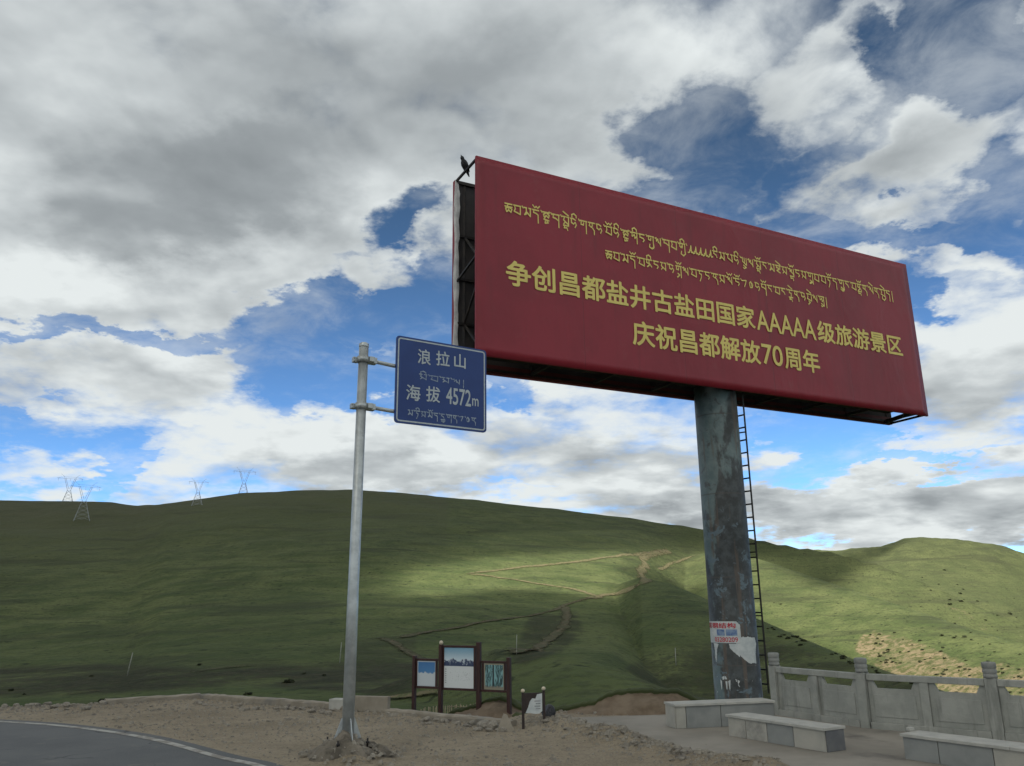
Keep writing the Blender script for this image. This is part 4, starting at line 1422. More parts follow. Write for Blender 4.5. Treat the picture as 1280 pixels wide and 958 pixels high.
pz = lambda *pts: [col_pt(*p) for p in pts]
pc = col_map(*col_pt(905, 790), 0.0)
po = thing('poster', 'white advertising poster with red characters and phone number pasted on the column', 'poster', pc)
an_l = -1.45
zt_, zb_ = col_pt(905, 777)[1], col_pt(905, 804)[1]
ar = col_pt(925.5, 790)[0]
patch('sheet', [(an_l, zb_), (ar, zb_), (ar, zt_ - .08), (ar - .16, zt_), (an_l, zt_)], 0.0, M['paper'], po, .0, pc)
pm = lambda lift0: (lambda u, v, l: col_map(u, v, lift0 + l) - pc)
me, co = text_mesh('彩钢结构', .02, .001)
u_r = col_pt(919.5, 783)[0]; u_l = -1.42
join_meshes('lettering', [fit_text(me, co, (u_l, zb_ + .68 * (zt_ - zb_), u_r, zb_ + .94 * (zt_ - zb_)), pm(.003))], M['red_ink'], po)
me, co = text_mesh('03280209', .012, .001)
join_meshes('phone_number', [fit_text(me, co, (col_pt(894.5, 801)[0], zb_ + .05 * (zt_ - zb_), col_pt(922.5, 801)[0], zb_ + .27 * (zt_ - zb_)), pm(.003))], M['red_ink'], po)
for xa, xb in ((896.5, 906), (907.5, 921.5)):
    a_, b_ = col_pt(xa, 791)[0], col_pt(xb, 791)[0]
    patch('printed_picture', [(a_, zb_ + .34 * (zt_ - zb_)), (b_, zb_ + .34 * (zt_ - zb_)), (b_, zb_ + .63 * (zt_ - zb_)), (a_, zb_ + .63 * (zt_ - zb_))], .004, M['blue_ink'], po, .0, pc)
pap = patch('paper_sheet', pz((911.5, 804.5), (926, 804.5), (926, 796.5), (943, 796.5), (944.8, 805), (944, 817), (945.2, 829), (936, 829.5), (931, 825), (926, 821), (925.5, 818.5), (924, 821), (918, 816), (913, 810)), -.001, M['paper'], None, .012)
tag(pap, 'torn blank white paper stuck on the column right of the poster', 'paper')
for poly, lb in ((((893, 804.5), (898, 804.5), (896.5, 812), (896, 828), (894.2, 818)), 'narrow torn paper strip hanging below the poster on the column edge'),
                 (((907, 852), (915, 850), (914.5, 862), (912, 865), (907, 861)), 'largest torn paper scrap low on the column'),
                 (((900, 850), (904, 852), (905, 861), (902, 862)), 'small torn scrap left of the largest scrap on the column'),
                 (((920, 849), (925, 851), (924, 855), (927, 861), (921, 857)), 'flaky paper remains right of the largest scrap on the column'),
                 (((904, 872), (909, 871), (910, 877), (905, 877)), 'bit of paper just above the bench on the column foot'),
                 (((903, 845), (908, 845), (909, 848), (904, 849)), 'tiny paper flake above the scraps low on the column')):
    tag(patch('paper_scrap', pz(*poly), -.001, M['paper'], None, .02), lb, 'paper', 'torn paper scraps on the column')

# --- bird on the top strut
pb = BO + bp(U0 + .03, TH * .50, ZT - .02)
bird = MB()
side = Vector(BU); awayv = Vector(BN)
ax = (Vector((0, 0, 1)) * .80 - side * .50 - awayv * .2).normalized()
c0 = pb + Vector((0, 0, .10)) - Vector(pb)
prof = [(-.24, .012), (-.17, .028), (-.10, .045), (-.03, .075), (.04, .088), (.10, .075), (.145, .046), (.17, .045), (.20, .046), (.225, .032), (.24, .014), (.275, .004)]
bird.tube([c0 + ax * t + Vector((0, 0, .02 * math.sin(t * 8))) for t, _ in prof], [r_ for _, r_ in prof], 14)
for s in (-1, 1):
    w0 = c0 + ax * .09 + awayv * s * .075; w1 = c0 - ax * .16 + awayv * s * .045 + side * .02
    bird.tube([w0, (w0 + w1) / 2 + awayv * s * .02, w1], [.03, .035, .008], 8)
    bird.tube([c0 - ax * .02 + awayv * s * .03, Vector((0, 0, 0)) + awayv * s * .03], [.012, .008], 6)
o = bird.build('bird', M['bird'], None, True)
o.location = pb
tag(o, 'small black bird perched on the top left strut of the billboard', 'bird')


# ------------------------------------------------------------------ elevation sign on its pole
PB = np.array([-2.80, 14.62, 0.0])
sg = thing('road_sign', 'blue elevation sign 4572m hung on a tall galvanised pole at the road edge', 'road sign', PB)
PBv = Vector(PB)
ptop = atY(455, 431, 14.62)
pr = .094
mb = MB(); mb.tube([(0, 0, .0), (0, 0, 2.6), (0, 0, 2.62), (ptop[0] - PB[0], 0, ptop[2])], [pr * 1.06, pr * 1.04, pr, pr * .94], 24)
mb.build('pole', M['galv'], sg)
mb = MB(); mb.lathe((ptop[0] - PB[0], 0, ptop[2]), [(pr * .98, -.05), (pr * 1.0, -.045), (pr * .98, .01), (pr * .6, .035), (.01, .045)], 24)
mb.build('pole_cap', M['galv'], sg)
for k in range(4):
    an = k * math.pi / 2 + .55
    d = Vector((math.cos(an), math.sin(an), 0))
    Mx = Matrix.Translation(Vector((0, 0, .1))) @ Matrix.Rotation(an, 4, 'Z') @ Matrix.Translation((0, -.008, 0))
    mb = MB(); mb.prism([(pr * .9, 0), (pr + .19, 0), (pr + .19, .08), (pr + .02, .52), (pr * .9, .52)], .016, Mx)
    mb.build('gusset_plate', M['galv'], sg)
mb = MB(); mb.box((0, 0, .09), (.62, .62, .03), Matrix.Rotation(.55, 3, 'Z'), .004); mb.build('base_plate', M['galv'], sg)
for k in range(4):
    an = k * math.pi / 2 + .55 + math.pi / 4
    mb = MB(); mb.lathe((.36 * math.cos(an), .36 * math.sin(an), .1), [(.018, 0), (.018, .14), (.03, .14), (.03, .17), (.014, .17), (.014, .22)], 10)
    mb.build('anchor_bolt', M['frame_dark'], sg)
# sign plate: direction found from the photo's converging edges
SA = RAD(58.0)
SU = np.array([math.sin(SA), math.cos(SA), 0.]); SN = np.array([-SU[1], SU[0], 0.])
lt0 = atY(494, 421, 14.62 + .36)
SD = lt0 @ SN


def s_uv(px, py):
    d = ray(px, py); t = SD / (d @ SN); p = d * t
    return p @ SU, p[2] + HC


cs = [s_uv(494, 421), s_uv(606, 436), s_uv(610, 539), s_uv(494.5, 531)]
print('sign corners', cs)
su0 = (cs[0][0] + cs[3][0]) / 2; su1 = (cs[1][0] + cs[2][0]) / 2
sz1 = (cs[0][1] + cs[1][1]) / 2; sz0 = (cs[2][1] + cs[3][1]) / 2


def sp_(u, n, z):
    return Vector(SU * u + SN * (SD + n)) + Vector((0, 0, z)) - PBv


SMt = Matrix((Vector(SU), Vector(SN), Vector((0, 0, 1)))).transposed()


def round_rect(u0, u1, z0, z1, r, n=6):
    out = []
    for cx, cz, a0 in ((u1 - r, z1 - r, 0), (u0 + r, z1 - r, 90), (u0 + r, z0 + r, 180), (u1 - r, z0 + r, 270)):
        for k in range(n + 1):
            t = RAD(a0 + 90 * k / n); out.append((cx + r * math.cos(t), cz + r * math.sin(t)))
    return out


mb = MB()
rr_ = round_rect(su0, su1, sz0, sz1, .07)
a = [mb.bm.verts.new(sp_(u, 0, z)) for u, z in rr_]; b = [mb.bm.verts.new(sp_(u, .025, z)) for u, z in rr_]
mb.bm.faces.new(a); mb.bm.faces.new(b[::-1])
for i in range(len(a)):
    mb.bm.faces.new((a[i], b[i], b[(i + 1) % len(a)], a[(i + 1) % len(a)]))
plate = mb.build('sign_plate', M['sign_blue'], sg)
plate['label'] = 'blue plate with white border and characters'
mb = MB()
r1_ = round_rect(su0 + .035, su1 - .035, sz0 + .035, sz1 - .035, .06); r2_ = round_rect(su0 + .062, su1 - .062, sz0 + .062, sz1 - .062, .04)
a = [mb.bm.verts.new(sp_(u, -.003, z)) for u, z in r1_]; b = [mb.bm.verts.new(sp_(u, -.003, z)) for u, z in r2_]
for i in range(len(a)):
    mb.bm.faces.new((a[i], a[(i + 1) % len(a)], b[(i + 1) % len(a)], b[i]))
mb.build('border', M['sign_white'], plate)
smap = lambda u, v, l: sp_(u, -.004 - l, v)
for row_ in range(2):
  ms = []
  for body, x0_, yt, x1_, yb_, bold in (('浪', 522, 437, 538.5, 456, .014), ('拉', 545, 439.5, 562, 458, .014), ('山', 567.5, 443, 582, 460.5, .014), ('海', 507.5, 481.5, 525.5, 501, .014), ('拔', 532.5, 483.5, 550, 503, .014), ('4572', 557.5, 486, 588.5, 507, .013), ('m', 590, 498.5, 598, 508, .012)):
    if (body in '浪拉山') != (row_ == 0): continue
    me, co = text_mesh(body, bold, .001)
    A_ = s_uv(x0_, (yt + yb_) / 2); B_ = s_uv(x1_, (yt + yb_) / 2)
    vt = s_uv((x0_ + x1_) / 2, yt)[1]; vb = s_uv((x0_ + x1_) / 2, yb_)[1]
    ms.append(fit_text(me, co, (A_[0], vb, B_[0], vt), smap))
  join_meshes('lettering', ms, M['sign_white'], plate)['label'] = ('upper row of white Chinese characters', 'lower row of white characters with the height 4572m')[row_]
lines = []
for seq, pl, pr_ in (('sa+i . ba . sa . la l', (524, 467), (582, 477)), ('ma . ta+i sa . ma+o da . ra+sub+y . ga na . 7 . 0 na', (510, 513), (596, 523))):
    ll, wt = tibetan(seq)
    A_ = s_uv(*pl); B_ = s_uv(*pr_)
    vt = (A_[1] + B_[1]) / 2
    hgt = .105
    lines = [[(A_[0] + (B_[0] - A_[0]) * p[0] / wt, vt - hgt + hgt * p[1]) for p in l] for l in ll]
    strokes_mesh('tibetan_lettering', lines, .02, lambda u, v, l: sp_(u, -.004 - l, v), M['sign_faint'], plate, pen=.020)
# arms and clamps
for (ya, yb_) in ((449, 454), (507, 511)):
    zc = atY(455, ya + 1, 14.62)[2]
    pxc = (ptop[0] - PB[0]) * zc / ptop[2]
    dirx = Vector(SU)
    e1 = sp_(su1 - .15, .06, zc)
    e0 = sp_(su0 - .02, .06, zc)
    mb = MB(); mb.tube([Vector((pxc, 0, zc)) + dirx * (pr + .10), e0, e1], .038, 14)
    arm = mb.build('arm', M['galv'], sg)
    mb = MB()
    mb.lathe((pxc, 0, zc - .055), [(pr + .005, 0), (pr + .025, 0), (pr + .025, .11), (pr + .005, .11)], 24)
    for s in (-1, 1):
        mb.box(Vector((pxc, 0, zc)) + Vector((s * (pr + .06), 0, 0)), (.10, .10, .10), Matrix.Rotation(-SA + math.pi / 2, 3, 'Z'), .01)
    mb.bar(Vector((pxc, 0, zc)) + dirx * (pr - .02), Vector((pxc, 0, zc)) + dirx * (pr + .16), .14, .12, bev=.012)
    for dz in (-.03, .03):
        mb.bar(Vector((pxc - pr - .06, -.09, zc + dz)), Vector((pxc - pr - .06, .09, zc + dz)), .022)
    mb.build('clamp', M['galv'], sg)


# ------------------------------------------------------------------ information boards
def frame_at(pA, pB, zg):
    """vertical plane through two photo ground points at height zg"""
    a = ground(*pA, zg); b = ground(*pB, zg)
    u = b - a; u[2] = 0; L = np.linalg.norm(u); u /= L
    n = np.array([-u[1], u[0], 0])
    d = a @ n

    def uv(px, py):
        dd = ray(px, py); p = CAM0 + dd * ((d - CAM0 @ n) / (dd @ n))
        return (p - a) @ u, p[2]
    return a, u, n, uv


ZI = -.40
ia, iu, in_, iuv = frame_at((518, 889), (637, 896), ZI)
ib = thing('information_board', 'brown wooden three-panel information board with landscape posters at the lot edge', 'information board', ia)
ip = lambda u, n, z: Vector(iu * u + in_ * n + np.array([0, 0, z - ZI]))
IM = Matrix((Vector(iu), Vector(in_), Vector((0, 0, 1)))).transposed()


def rel(px, py):
    return iuv(px, py)


for (xt, yt, w_, kn) in ((518.5, 820, .09, 0), (551.5, 806, .10, 1), (598.5, 803, .115, 0), (636, 822, .10, 0)):
    u_, z_ = rel(xt, yt)
    mb = MB(); mb.box(ip(u_, 0, (z_ + ZI - .3) / 2), (w_, .11, z_ - ZI + .3), IM, .008)
    pst = mb.build('post', M['brown_wood'], ib)
    if kn:
        mb = MB(); q = ip(u_, 0, z_); mb.lathe(q, [(.02, -.01), (.05, .02), (.058, .06), (.04, .095), (.008, .11)], 12)
        mb.build('finial', M['knob'], pst)


def board(x0, y0, x1, y1, mat, pad=.06):
    ua, zt = rel(x0, y0); ub, zb = rel(x1, y1); zt = rel((x0 + x1) / 2, y0)[1]; zb = rel((x0 + x1) / 2, y1)[1]
    mb = MB(); mb.box(ip((ua + ub) / 2, .03, (zt + zb) / 2), (ub - ua, .02, zt - zb), IM, .002)
    pn = mb.build('poster_panel', mat, ib)
    mb = MB()
    for z in (zt + pad / 2 + .002, zb - pad / 2 - .002):
        mb.box(ip((ua + ub) / 2, .03, z), (ub - ua + 2 * pad + .08, .05, pad), IM, .006)
    for u in (ua - pad / 2 - .002, ub + pad / 2 + .002):
        mb.box(ip(u, .03, (zt + zb) / 2), (pad, .044, zt - zb), IM, .006)
    mb.build('board_frame', M['brown_wood'], ib)
    return pn, ua, ub, zt, zb


def poster_mat(name, build):
    m = bpy.data.materials.new(name); m.use_nodes = True
    T = NT(m.node_tree); p = T.n['Principled BSDF']
    tc = T.add('ShaderNodeTexCoord').outputs['Generated']
    s = T.add('ShaderNodeSeparateXYZ', {0: tc})
    T.put(p, 'Base Color', build(T, tc, s.outputs[0], s.outputs[2]))
    p.inputs['Roughness'].default_value = .45
    return m


def pm_clouds(T, tc, x, z):
    n = T.noise(tc, 7, 5, .6)
    lim = T.math('MULTIPLY_ADD', n, .28, .40)
    base = T.mix(T.smooth(T.math('SUBTRACT', z, lim), -.03, .03), c4((.55, .60, .64)), T.mix(z, c4((.10, .28, .52)), c4((.05, .17, .40))))
    edge = T.math('MAXIMUM', T.math('ABSOLUTE', T.math('MULTIPLY_ADD', x, 2, -1.0)), T.math('ABSOLUTE', T.math('MULTIPLY_ADD', z, 2, -1.0)))
    return T.mix(T.smooth(edge, .9, .93), base, c4((.5, .56, .6)))


def pm_mount(T, tc, x, z):
    n = T.noise(tc, 3.2, 4, .55)
    n2 = T.noise(tc, 11, 5, .65)
    ridge = T.math('MULTIPLY_ADD', n, .34, .54)
    skyc = T.mix(T.smooth(z, .6, 1.0), c4((.62, .72, .78)), c4((.20, .38, .52)))
    mount = T.mix(T.smooth(T.math('ADD', n2, T.math('MULTIPLY', T.math('SUBTRACT', z, .56), 1.5)), .62, .78), c4((.03, .05, .12)), c4((.55, .62, .68)))
    top = T.mix(T.smooth(T.math('SUBTRACT', z, ridge), -.01, .01), mount, skyc)
    lines = T.smooth(T.noise(tc, 26, 3, .6), .58, .63)
    inner = T.math('MULTIPLY', T.smooth(x, .15, .25), T.math('MULTIPLY', T.smooth(x, .95, .8), T.math('MULTIPLY', T.smooth(z, .12, .2), T.smooth(z, .45, .38))))
    mapc = T.mix(T.math('MULTIPLY', lines, T.math('MULTIPLY', inner, .55)), c4((.68, .71, .72)), c4((.3, .34, .36)))
    return T.mix(T.math('GREATER_THAN', z, .54), mapc, top)


def pm_falls(T, tc, x, z):
    mp = T.add('ShaderNodeMapping', {0: tc}); mp.inputs['Scale'].default_value = (7, 1, 2.2)
    n = T.noise(mp.outputs[0], 1.3, 6, .65, .8)
    c_ = T.mix(T.smooth(n, .42, .6), c4((.03, .07, .075)), c4((.22, .42, .44)))
    c_ = T.mix(T.smooth(T.math('ABSOLUTE', T.math('SUBTRACT', x, .46)), .05, .03), c_, c4((.02, .03, .035)))
    c_ = T.mix(T.smooth(T.math('MULTIPLY_ADD', T.noise(tc, 9, 4, .6), .25, z), .28, .22), c_, c4((.24, .22, .17)))
    edge = T.math('MAXIMUM', T.math('ABSOLUTE', T.math('MULTIPLY_ADD', x, 2, -1.0)), T.math('ABSOLUTE', T.math('MULTIPLY_ADD', z, 2, -1.0)))
    return T.mix(T.smooth(edge, .86, .9), c_, c4((.28, .26, .19)))


b1 = board(521.5, 826.5, 543.5, 858, poster_mat('cloud_poster', pm_clouds))
b1[0]['label'] = 'small poster of white clouds under blue sky'
b2_ = board(555, 810, 591.5, 860.5, poster_mat('mountain_poster', pm_mount))
b2_[0]['label'] = 'large poster with snowy mountains above a pale map'
b3_ = board(604.5, 829.5, 629.5, 862.5, poster_mat('waterfall_poster', pm_falls))
b3_[0]['label'] = 'small teal poster of trees and water'
pn, ua, ub, zt, zb = b2_
for k in range(7):
    z_ = zb + (zt - zb) * (.46 - .055 * k)
    mb = MB(); mb.box(ip(ua + .055, .016, z_), (.035, .004, .018), IM); mb.build('printed_key', M['grey_ink'], pn)

# small notice board to the right
na_, nu_, nn_, nuv = frame_at((653, 911), (680, 910), 0.0)
nb_ = thing('notice_board', 'small dark notice board on two posts with a torn white sheet', 'notice board', na_)
np_ = lambda u, n, z: Vector(nu_ * u + nn_ * n + np.array([0, 0, z]))
NM = Matrix((Vector(nu_), Vector(nn_), Vector((0, 0, 1)))).transposed()
for (xt, yt) in ((653.5, 866), (679.5, 863)):
    u_, z_ = nuv(xt, yt)
    mb = MB(); mb.box(np_(u_, 0, z_ / 2 - .1), (.05, .05, z_ + .2), NM, .005); ps = mb.build('post', M['dark_board'], nb_)
    mb = MB(); mb.lathe(np_(u_, 0, z_), [(.015, 0), (.038, .015), (.042, .04), (.03, .062), (.006, .072)], 12); mb.build('finial', M['knob'], ps)
ua, zt = nuv(655, 866.5); ub, zb = nuv(678, 891)
mb = MB(); mb.box(np_((ua + ub) / 2, .0, (zt + zb) / 2), (ub - ua, .03, zt - zb), NM, .004); nbd = mb.build('board', M['dark_board'], nb_)
poly = [nuv(*p) for p in ((671, 868), (677.3, 866.8), (677.6, 889), (674, 892), (669, 892.5), (663, 891.5), (656.8, 891.5), (660, 884), (662, 877), (665, 873), (669, 873.5))]
mb = MB(); mb.prism([(p[0], p[1]) for p in poly], .004, Matrix.Translation(Vector(nn_ * -.022)) @ NM.to_4x4())
mb.build('torn_sheet', M['paper'], nbd)['label'] = 'torn white sheet'
mb = MB()
for k in range(4):
    u_, z_ = nuv(666 + k % 2, 876.5 + 3.2 * k)
    mb.box(np_(u_ + .09, -.025, z_), (.12 - .02 * (k % 2), .003, .018), NM)
mb.build('printed_lines', M['grey_ink'], nbd)


# ------------------------------------------------------------------ stone benches and plinth
def stone_block(name, label, P0, ud, L, D, Hh, slabs, mats, group=None, zg=ZP, cap=True):
    """P0 = front left foot, ud = direction along the front; slabs = split positions 0..1"""
    u = np.array([ud[0], ud[1], 0.]); u /= np.linalg.norm(u); n = np.array([-u[1], u[0], 0.])
    t = thing(name, label, 'stone bench', (P0[0], P0[1], zg), 0, group)
    Mx = Matrix((Vector(u), Vector(n), Vector((0, 0, 1)))).transposed()
    loc = lambda a, b, z: Vector(u * a + n * b + np.array([0, 0, z]))
    ct = .045 if cap else 0
    mb = MB(); mb.box(loc(L / 2, D / 2, (Hh - ct) / 2 - .06), (L - .05, D - .05, Hh - ct + .12), Mx); mb.build('core', M['concrete'], t)
    for i in range(len(slabs) - 1):
        a, b = slabs[i] * L, slabs[i + 1] * L
        mb = MB(); mb.box(loc((a + b) / 2, .012, (Hh - ct) / 2), (b - a - .012, .03, Hh - ct - .004), Mx, .004)
        mb.build('cladding_slab', mats[i % len(mats)], t)
    for a in (-.004, L + .004):
        mb = MB(); mb.box(loc(a, D / 2 + .012, (Hh - ct) / 2), (.03, D - .03, Hh - ct - .004), Mx, .004)
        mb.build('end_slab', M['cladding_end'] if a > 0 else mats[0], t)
    mb = MB(); mb.box(loc(L / 2, D + .0, (Hh - ct) / 2), (L - .06, .03, Hh - ct - .004), Mx, .004); mb.build('cladding_slab', mats[0], t)
    if cap:
        n_c = max(1, len(slabs) // 2)
        for i in range(n_c):
            a, b = L * i / n_c, L * (i + 1) / n_c
            e0, e1 = (-.03 if i == 0 else .003), (.03 if i == n_c - 1 else -.003)
            mb = MB(); mb.box(loc((a + e0 + b + e1) / 2, D / 2, Hh - ct / 2 + .001), (b + e1 - a - e0, D + .07, ct), Mx, .007)
            mb.build('coping', M['coping'], t)
    return t


p0 = ground(846, 911.5, ZP); p1 = ground(969, 905.5, ZP)
hP = atY(855, 880.5, p0[1])[2] - ZP
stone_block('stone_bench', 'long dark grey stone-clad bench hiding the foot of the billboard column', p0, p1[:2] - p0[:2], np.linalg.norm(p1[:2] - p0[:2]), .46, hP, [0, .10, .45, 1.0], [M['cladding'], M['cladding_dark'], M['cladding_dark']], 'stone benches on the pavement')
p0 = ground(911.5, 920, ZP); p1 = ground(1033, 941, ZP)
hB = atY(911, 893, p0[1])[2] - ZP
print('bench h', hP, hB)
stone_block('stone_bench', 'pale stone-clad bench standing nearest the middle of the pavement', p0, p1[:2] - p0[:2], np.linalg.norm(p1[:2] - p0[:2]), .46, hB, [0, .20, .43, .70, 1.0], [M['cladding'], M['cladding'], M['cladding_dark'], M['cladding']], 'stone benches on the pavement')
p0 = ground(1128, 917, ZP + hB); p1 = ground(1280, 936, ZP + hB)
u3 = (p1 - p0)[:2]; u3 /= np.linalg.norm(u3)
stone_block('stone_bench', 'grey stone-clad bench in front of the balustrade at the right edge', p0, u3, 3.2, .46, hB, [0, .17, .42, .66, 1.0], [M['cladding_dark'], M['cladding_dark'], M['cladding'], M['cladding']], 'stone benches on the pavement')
pb_ = ground(1141, 915.5, ZP + hB)
mb = MB(); mb.box((0, 0, .03), (.12, .07, .05), Matrix.Rotation(.5, 3, 'Z'), .008)
o = mb.build('brick', M['coping']); o.location = (pb_[0] + .02, pb_[1] + .12, ZP + hB + .002); tag(o, 'small loose stone lying on top of the right-hand bench', 'brick')


# ------------------------------------------------------------------ stone balustrade
bal = thing('balustrade', 'carved grey stone balustrade along the edge behind the benches', 'balustrade', (5.75, 18.95, ZP))
BV = [np.array(p) for p in ((5.72, 19.05), (6.80, 16.98), (8.48, 15.46), (10.25, 14.0), (12.0, 12.5))]
BOF = Vector((5.75, 18.95, ZP))
HR, HRb, HO = .99, .875, .735
for i, p in enumerate(BV):
    yaw = math.atan2(BV[min(i + 1, 4)][1] - BV[max(i - 1, 0)][1], BV[min(i + 1, 4)][0] - BV[max(i - 1, 0)][0])
    q = Vector((p[0], p[1], ZP)) - BOF
    Rz = Matrix.Rotation(yaw, 3, 'Z')
    mb = MB(); mb.box(q + Vector((0, 0, .5)), (.19, .19, 1.02), Rz, .008)
    ps = mb.build('post', M['stone'], bal)
    mb = MB(); s_ = .098 * 1.18
    mb.lathe(q + Vector((0, 0, 1.012)), [(s_, 0), (s_, .05), (s_ * .93, .062), (s_ * .93, .075), (s_ * 1.02, .09), (s_ * 1.02, .135), (s_ * .94, .15), (s_ * .94, .162), (s_ * 1.03, .175), (s_ * 1.03, .245), (s_ * .95, .265), (s_ * .5, .272)], 20)
    mb.build('post_head', M['stone_head'], ps)
for i in range(4):
    a = BV[i]; b = BV[i + 1]; u = (b - a) / np.linalg.norm(b - a); L = np.linalg.norm(b - a)
    uv3 = Vector((u[0], u[1], 0)); n3 = Vector((-u[1], u[0], 0))
    A0 = Vector((a[0], a[1], ZP)) - BOF
    Mx = Matrix((uv3, n3, Vector((0, 0, 1)))).transposed()
    mb = MB(); mb.box(A0 + uv3 * (L / 2) + Vector((0, 0, (HR + HRb) / 2)), (L - .196, .15, HR - HRb), Mx, .012); mb.build('rail', M['stone'], bal)
    mid = A0 + uv3 * (L / 2)
    mb = MB(); mb.box(mid + Vector((0, 0, HRb / 2 - .002)), (.15, .15, HRb - .004), Mx, .008); mb.build('post', M['stone'], bal)
    mb = MB(); mb.box(A0 + uv3 * (L / 2) + Vector((0, 0, .04)), (L - .2, .20, .16), Mx, .01); mb.build('foot_rail', M['stone'], bal)
    for h0, h1 in ((.10, L / 2 - .08), (L / 2 + .08, L - .10)):
        w = h1 - h0
        k1, k2 = .10 * w, .17 * w
        poly = [(0, .122), (w, .122), (w, HRb - .003), (w - k1, HRb - .003), (w - k2, HO), (k2, HO), (k1, HRb - .003), (0, HRb - .003)]
        Mt = Matrix.Translation(A0 + uv3 * h0 - n3 * .03) @ Mx.to_4x4()
        mb = MB(); mb.prism(poly, .06, Mt)
        pn = mb.build('carved_panel', M['stone'], bal)
        mb = MB(); mb.box(A0 + uv3 * ((h0 + h1) / 2) - n3 * .036 + Vector((0, 0, .42)), (w * .80, .012, .40), Mx, .005)
        mb.build('raised_field', M['stone'], pn)


# ------------------------------------------------------------------ low concrete walls at the lot edge
def low_wall(label, pts, h, w, group='low walls at the lot edge', chip=.02):
    P = resample(pts, .18) if len(pts) > 2 else resample(pts, .18)
    mb = MB(); prev = None
    for i, p in enumerate(P):
        t = P[min(i + 1, len(P) - 1)] - P[max(i - 1, 0)]; t = t / np.linalg.norm(t); n = np.array([-t[1], t[0]])
        hh = h * (1 + .10 * fbm(np.array([p[0]]), np.array([p[1]]), .6, 9, 3)[0])
        jt = lambda: random.uniform(-chip, chip)
        z0 = -.35
        ring = [(p - n * w / 2, z0), (p - n * (w / 2 + jt()), hh - .03 + jt() * .5), (p - n * (w / 2 - .03 + jt()), hh + jt() * .5), (p + n * (w / 2 - .03), hh + jt() * .5), (p + n * w / 2, hh - .03), (p + n * w / 2, z0 - .6)]
        vs = [mb.bm.verts.new((q[0], q[1], z)) for q, z in ring]
        if prev:
            for k in range(len(vs)):
                mb.bm.faces.new((prev[k], vs[k], vs[(k + 1) % len(vs)], prev[(k + 1) % len(vs)]))
        else:
            mb.bm.faces.new(vs)
        prev = vs
    mb.bm.faces.new(prev[::-1])
    o = mb.build('low_wall', M['concrete'])
    return tag(o, label, 'low wall', group)


W0, W1, W2 = (np.array(ground(x_, y_)[:2]) for x_, y_ in ((131, 881), (250, 873), (425, 886)))
mbs = [tuple(W0), tuple((W0 + W1) / 2), tuple(W1)]
low_wall('left arm of the low broken concrete wall at the lot edge', [tuple(W0), tuple(W1 - .0)], .13, .28)
low_wall('long low concrete wall from the corner towards the sign pole', [tuple(W1 + (W2 - W1) * .035), tuple(W2)], .13, .26)
W3, W4 = (np.array(ground(x_, y_)[:2]) for x_, y_ in ((488, 892), (642, 907)))
low_wall('low concrete kerb wall in front of the information boards', [tuple(ground(430, 888)[:2]), tuple(W3), tuple(W4)], .10, .22)


def slab(name, label, cat, px, py, size, rot, tilt=0.0, mat=None, zoff=0.0, z=0.0):
    q = ground(px, py, z)
    mb = MB(); mb.box((0, 0, size[2] / 2), size, None, .012)
    o = mb.build(name, mat or M['concrete'])
    o.location = (q[0], q[1], hz(q[0], q[1]) + zoff); o.rotation_euler = (tilt, tilt * .3, rot)
    return tag(o, label, cat)


slab('concrete_block', 'pale flat concrete block left of the sign pole on the wall end', 'concrete block', 425, 887, (.46, .30, .24), -.35, mat=M['coping'])
slab('concrete_slab', 'weathered concrete slab standing right of the sign pole at the lot edge', 'concrete slab', 463, 891, (.95, .16, .34), -.30)

# leaning slab with rock pile near the small notice board
q = ground(630, 915)
mb = MB(); mb.prism([(-.16, 0), (.24, 0), (.03, .36), (-.04, .38)], .06, Matrix.Identity(4))
o = mb.build('concrete_slab', M['concrete']); o.location = (q[0], q[1], -.03); o.rotation_euler = (RAD(-22), 0, RAD(-12))
tag(o, 'pointed concrete shard propped beside the rock pile', 'concrete slab')


# ------------------------------------------------------------------ rocks and rubble
def rock_mesh(seed, sub=2, flat=.7):
    bm = bmesh.new(); bmesh.ops.create_icosphere(bm, subdivisions=sub, radius=1.0)
    r_ = random.Random(seed)
    cuts = [Vector((r_.gauss(0, 1), r_.gauss(0, 1), r_.gauss(0, 1))).normalized() for _ in range(9)]
    ds = [r_.uniform(.55, .85) for _ in cuts]
    for v in bm.verts:
        for c_, d_ in zip(cuts, ds):
            k = v.co.dot(c_)
            if k > d_: v.co -= c_ * (k - d_)
        v.co *= 1 + r_.uniform(-.05, .05)
        v.co.z *= flat
    me = bpy.data.meshes.new('rock'); bm.to_mesh(me); bm.free(); me.materials.append(M['rock'])
    return me


ROCKS = [rock_mesh(s) for s in range(6)]


def rock(px, py, size, label, group):
    q = ground(px, py)
    o = bpy.data.objects.new('rock', random.choice(ROCKS)); COL.objects.link(o)
    sx = size * random.uniform(.8, 1.25)
    o.scale = (sx, size * random.uniform(.7, 1.1), size * random.uniform(.7, 1.1))
    o.rotation_euler = (random.uniform(-.3, .3), random.uniform(-.3, .3), random.uniform(0, 6.28))
    o.location = (q[0], q[1], hz(q[0], q[1]) + size * .28)
    return tag(o, label, 'rock', group)


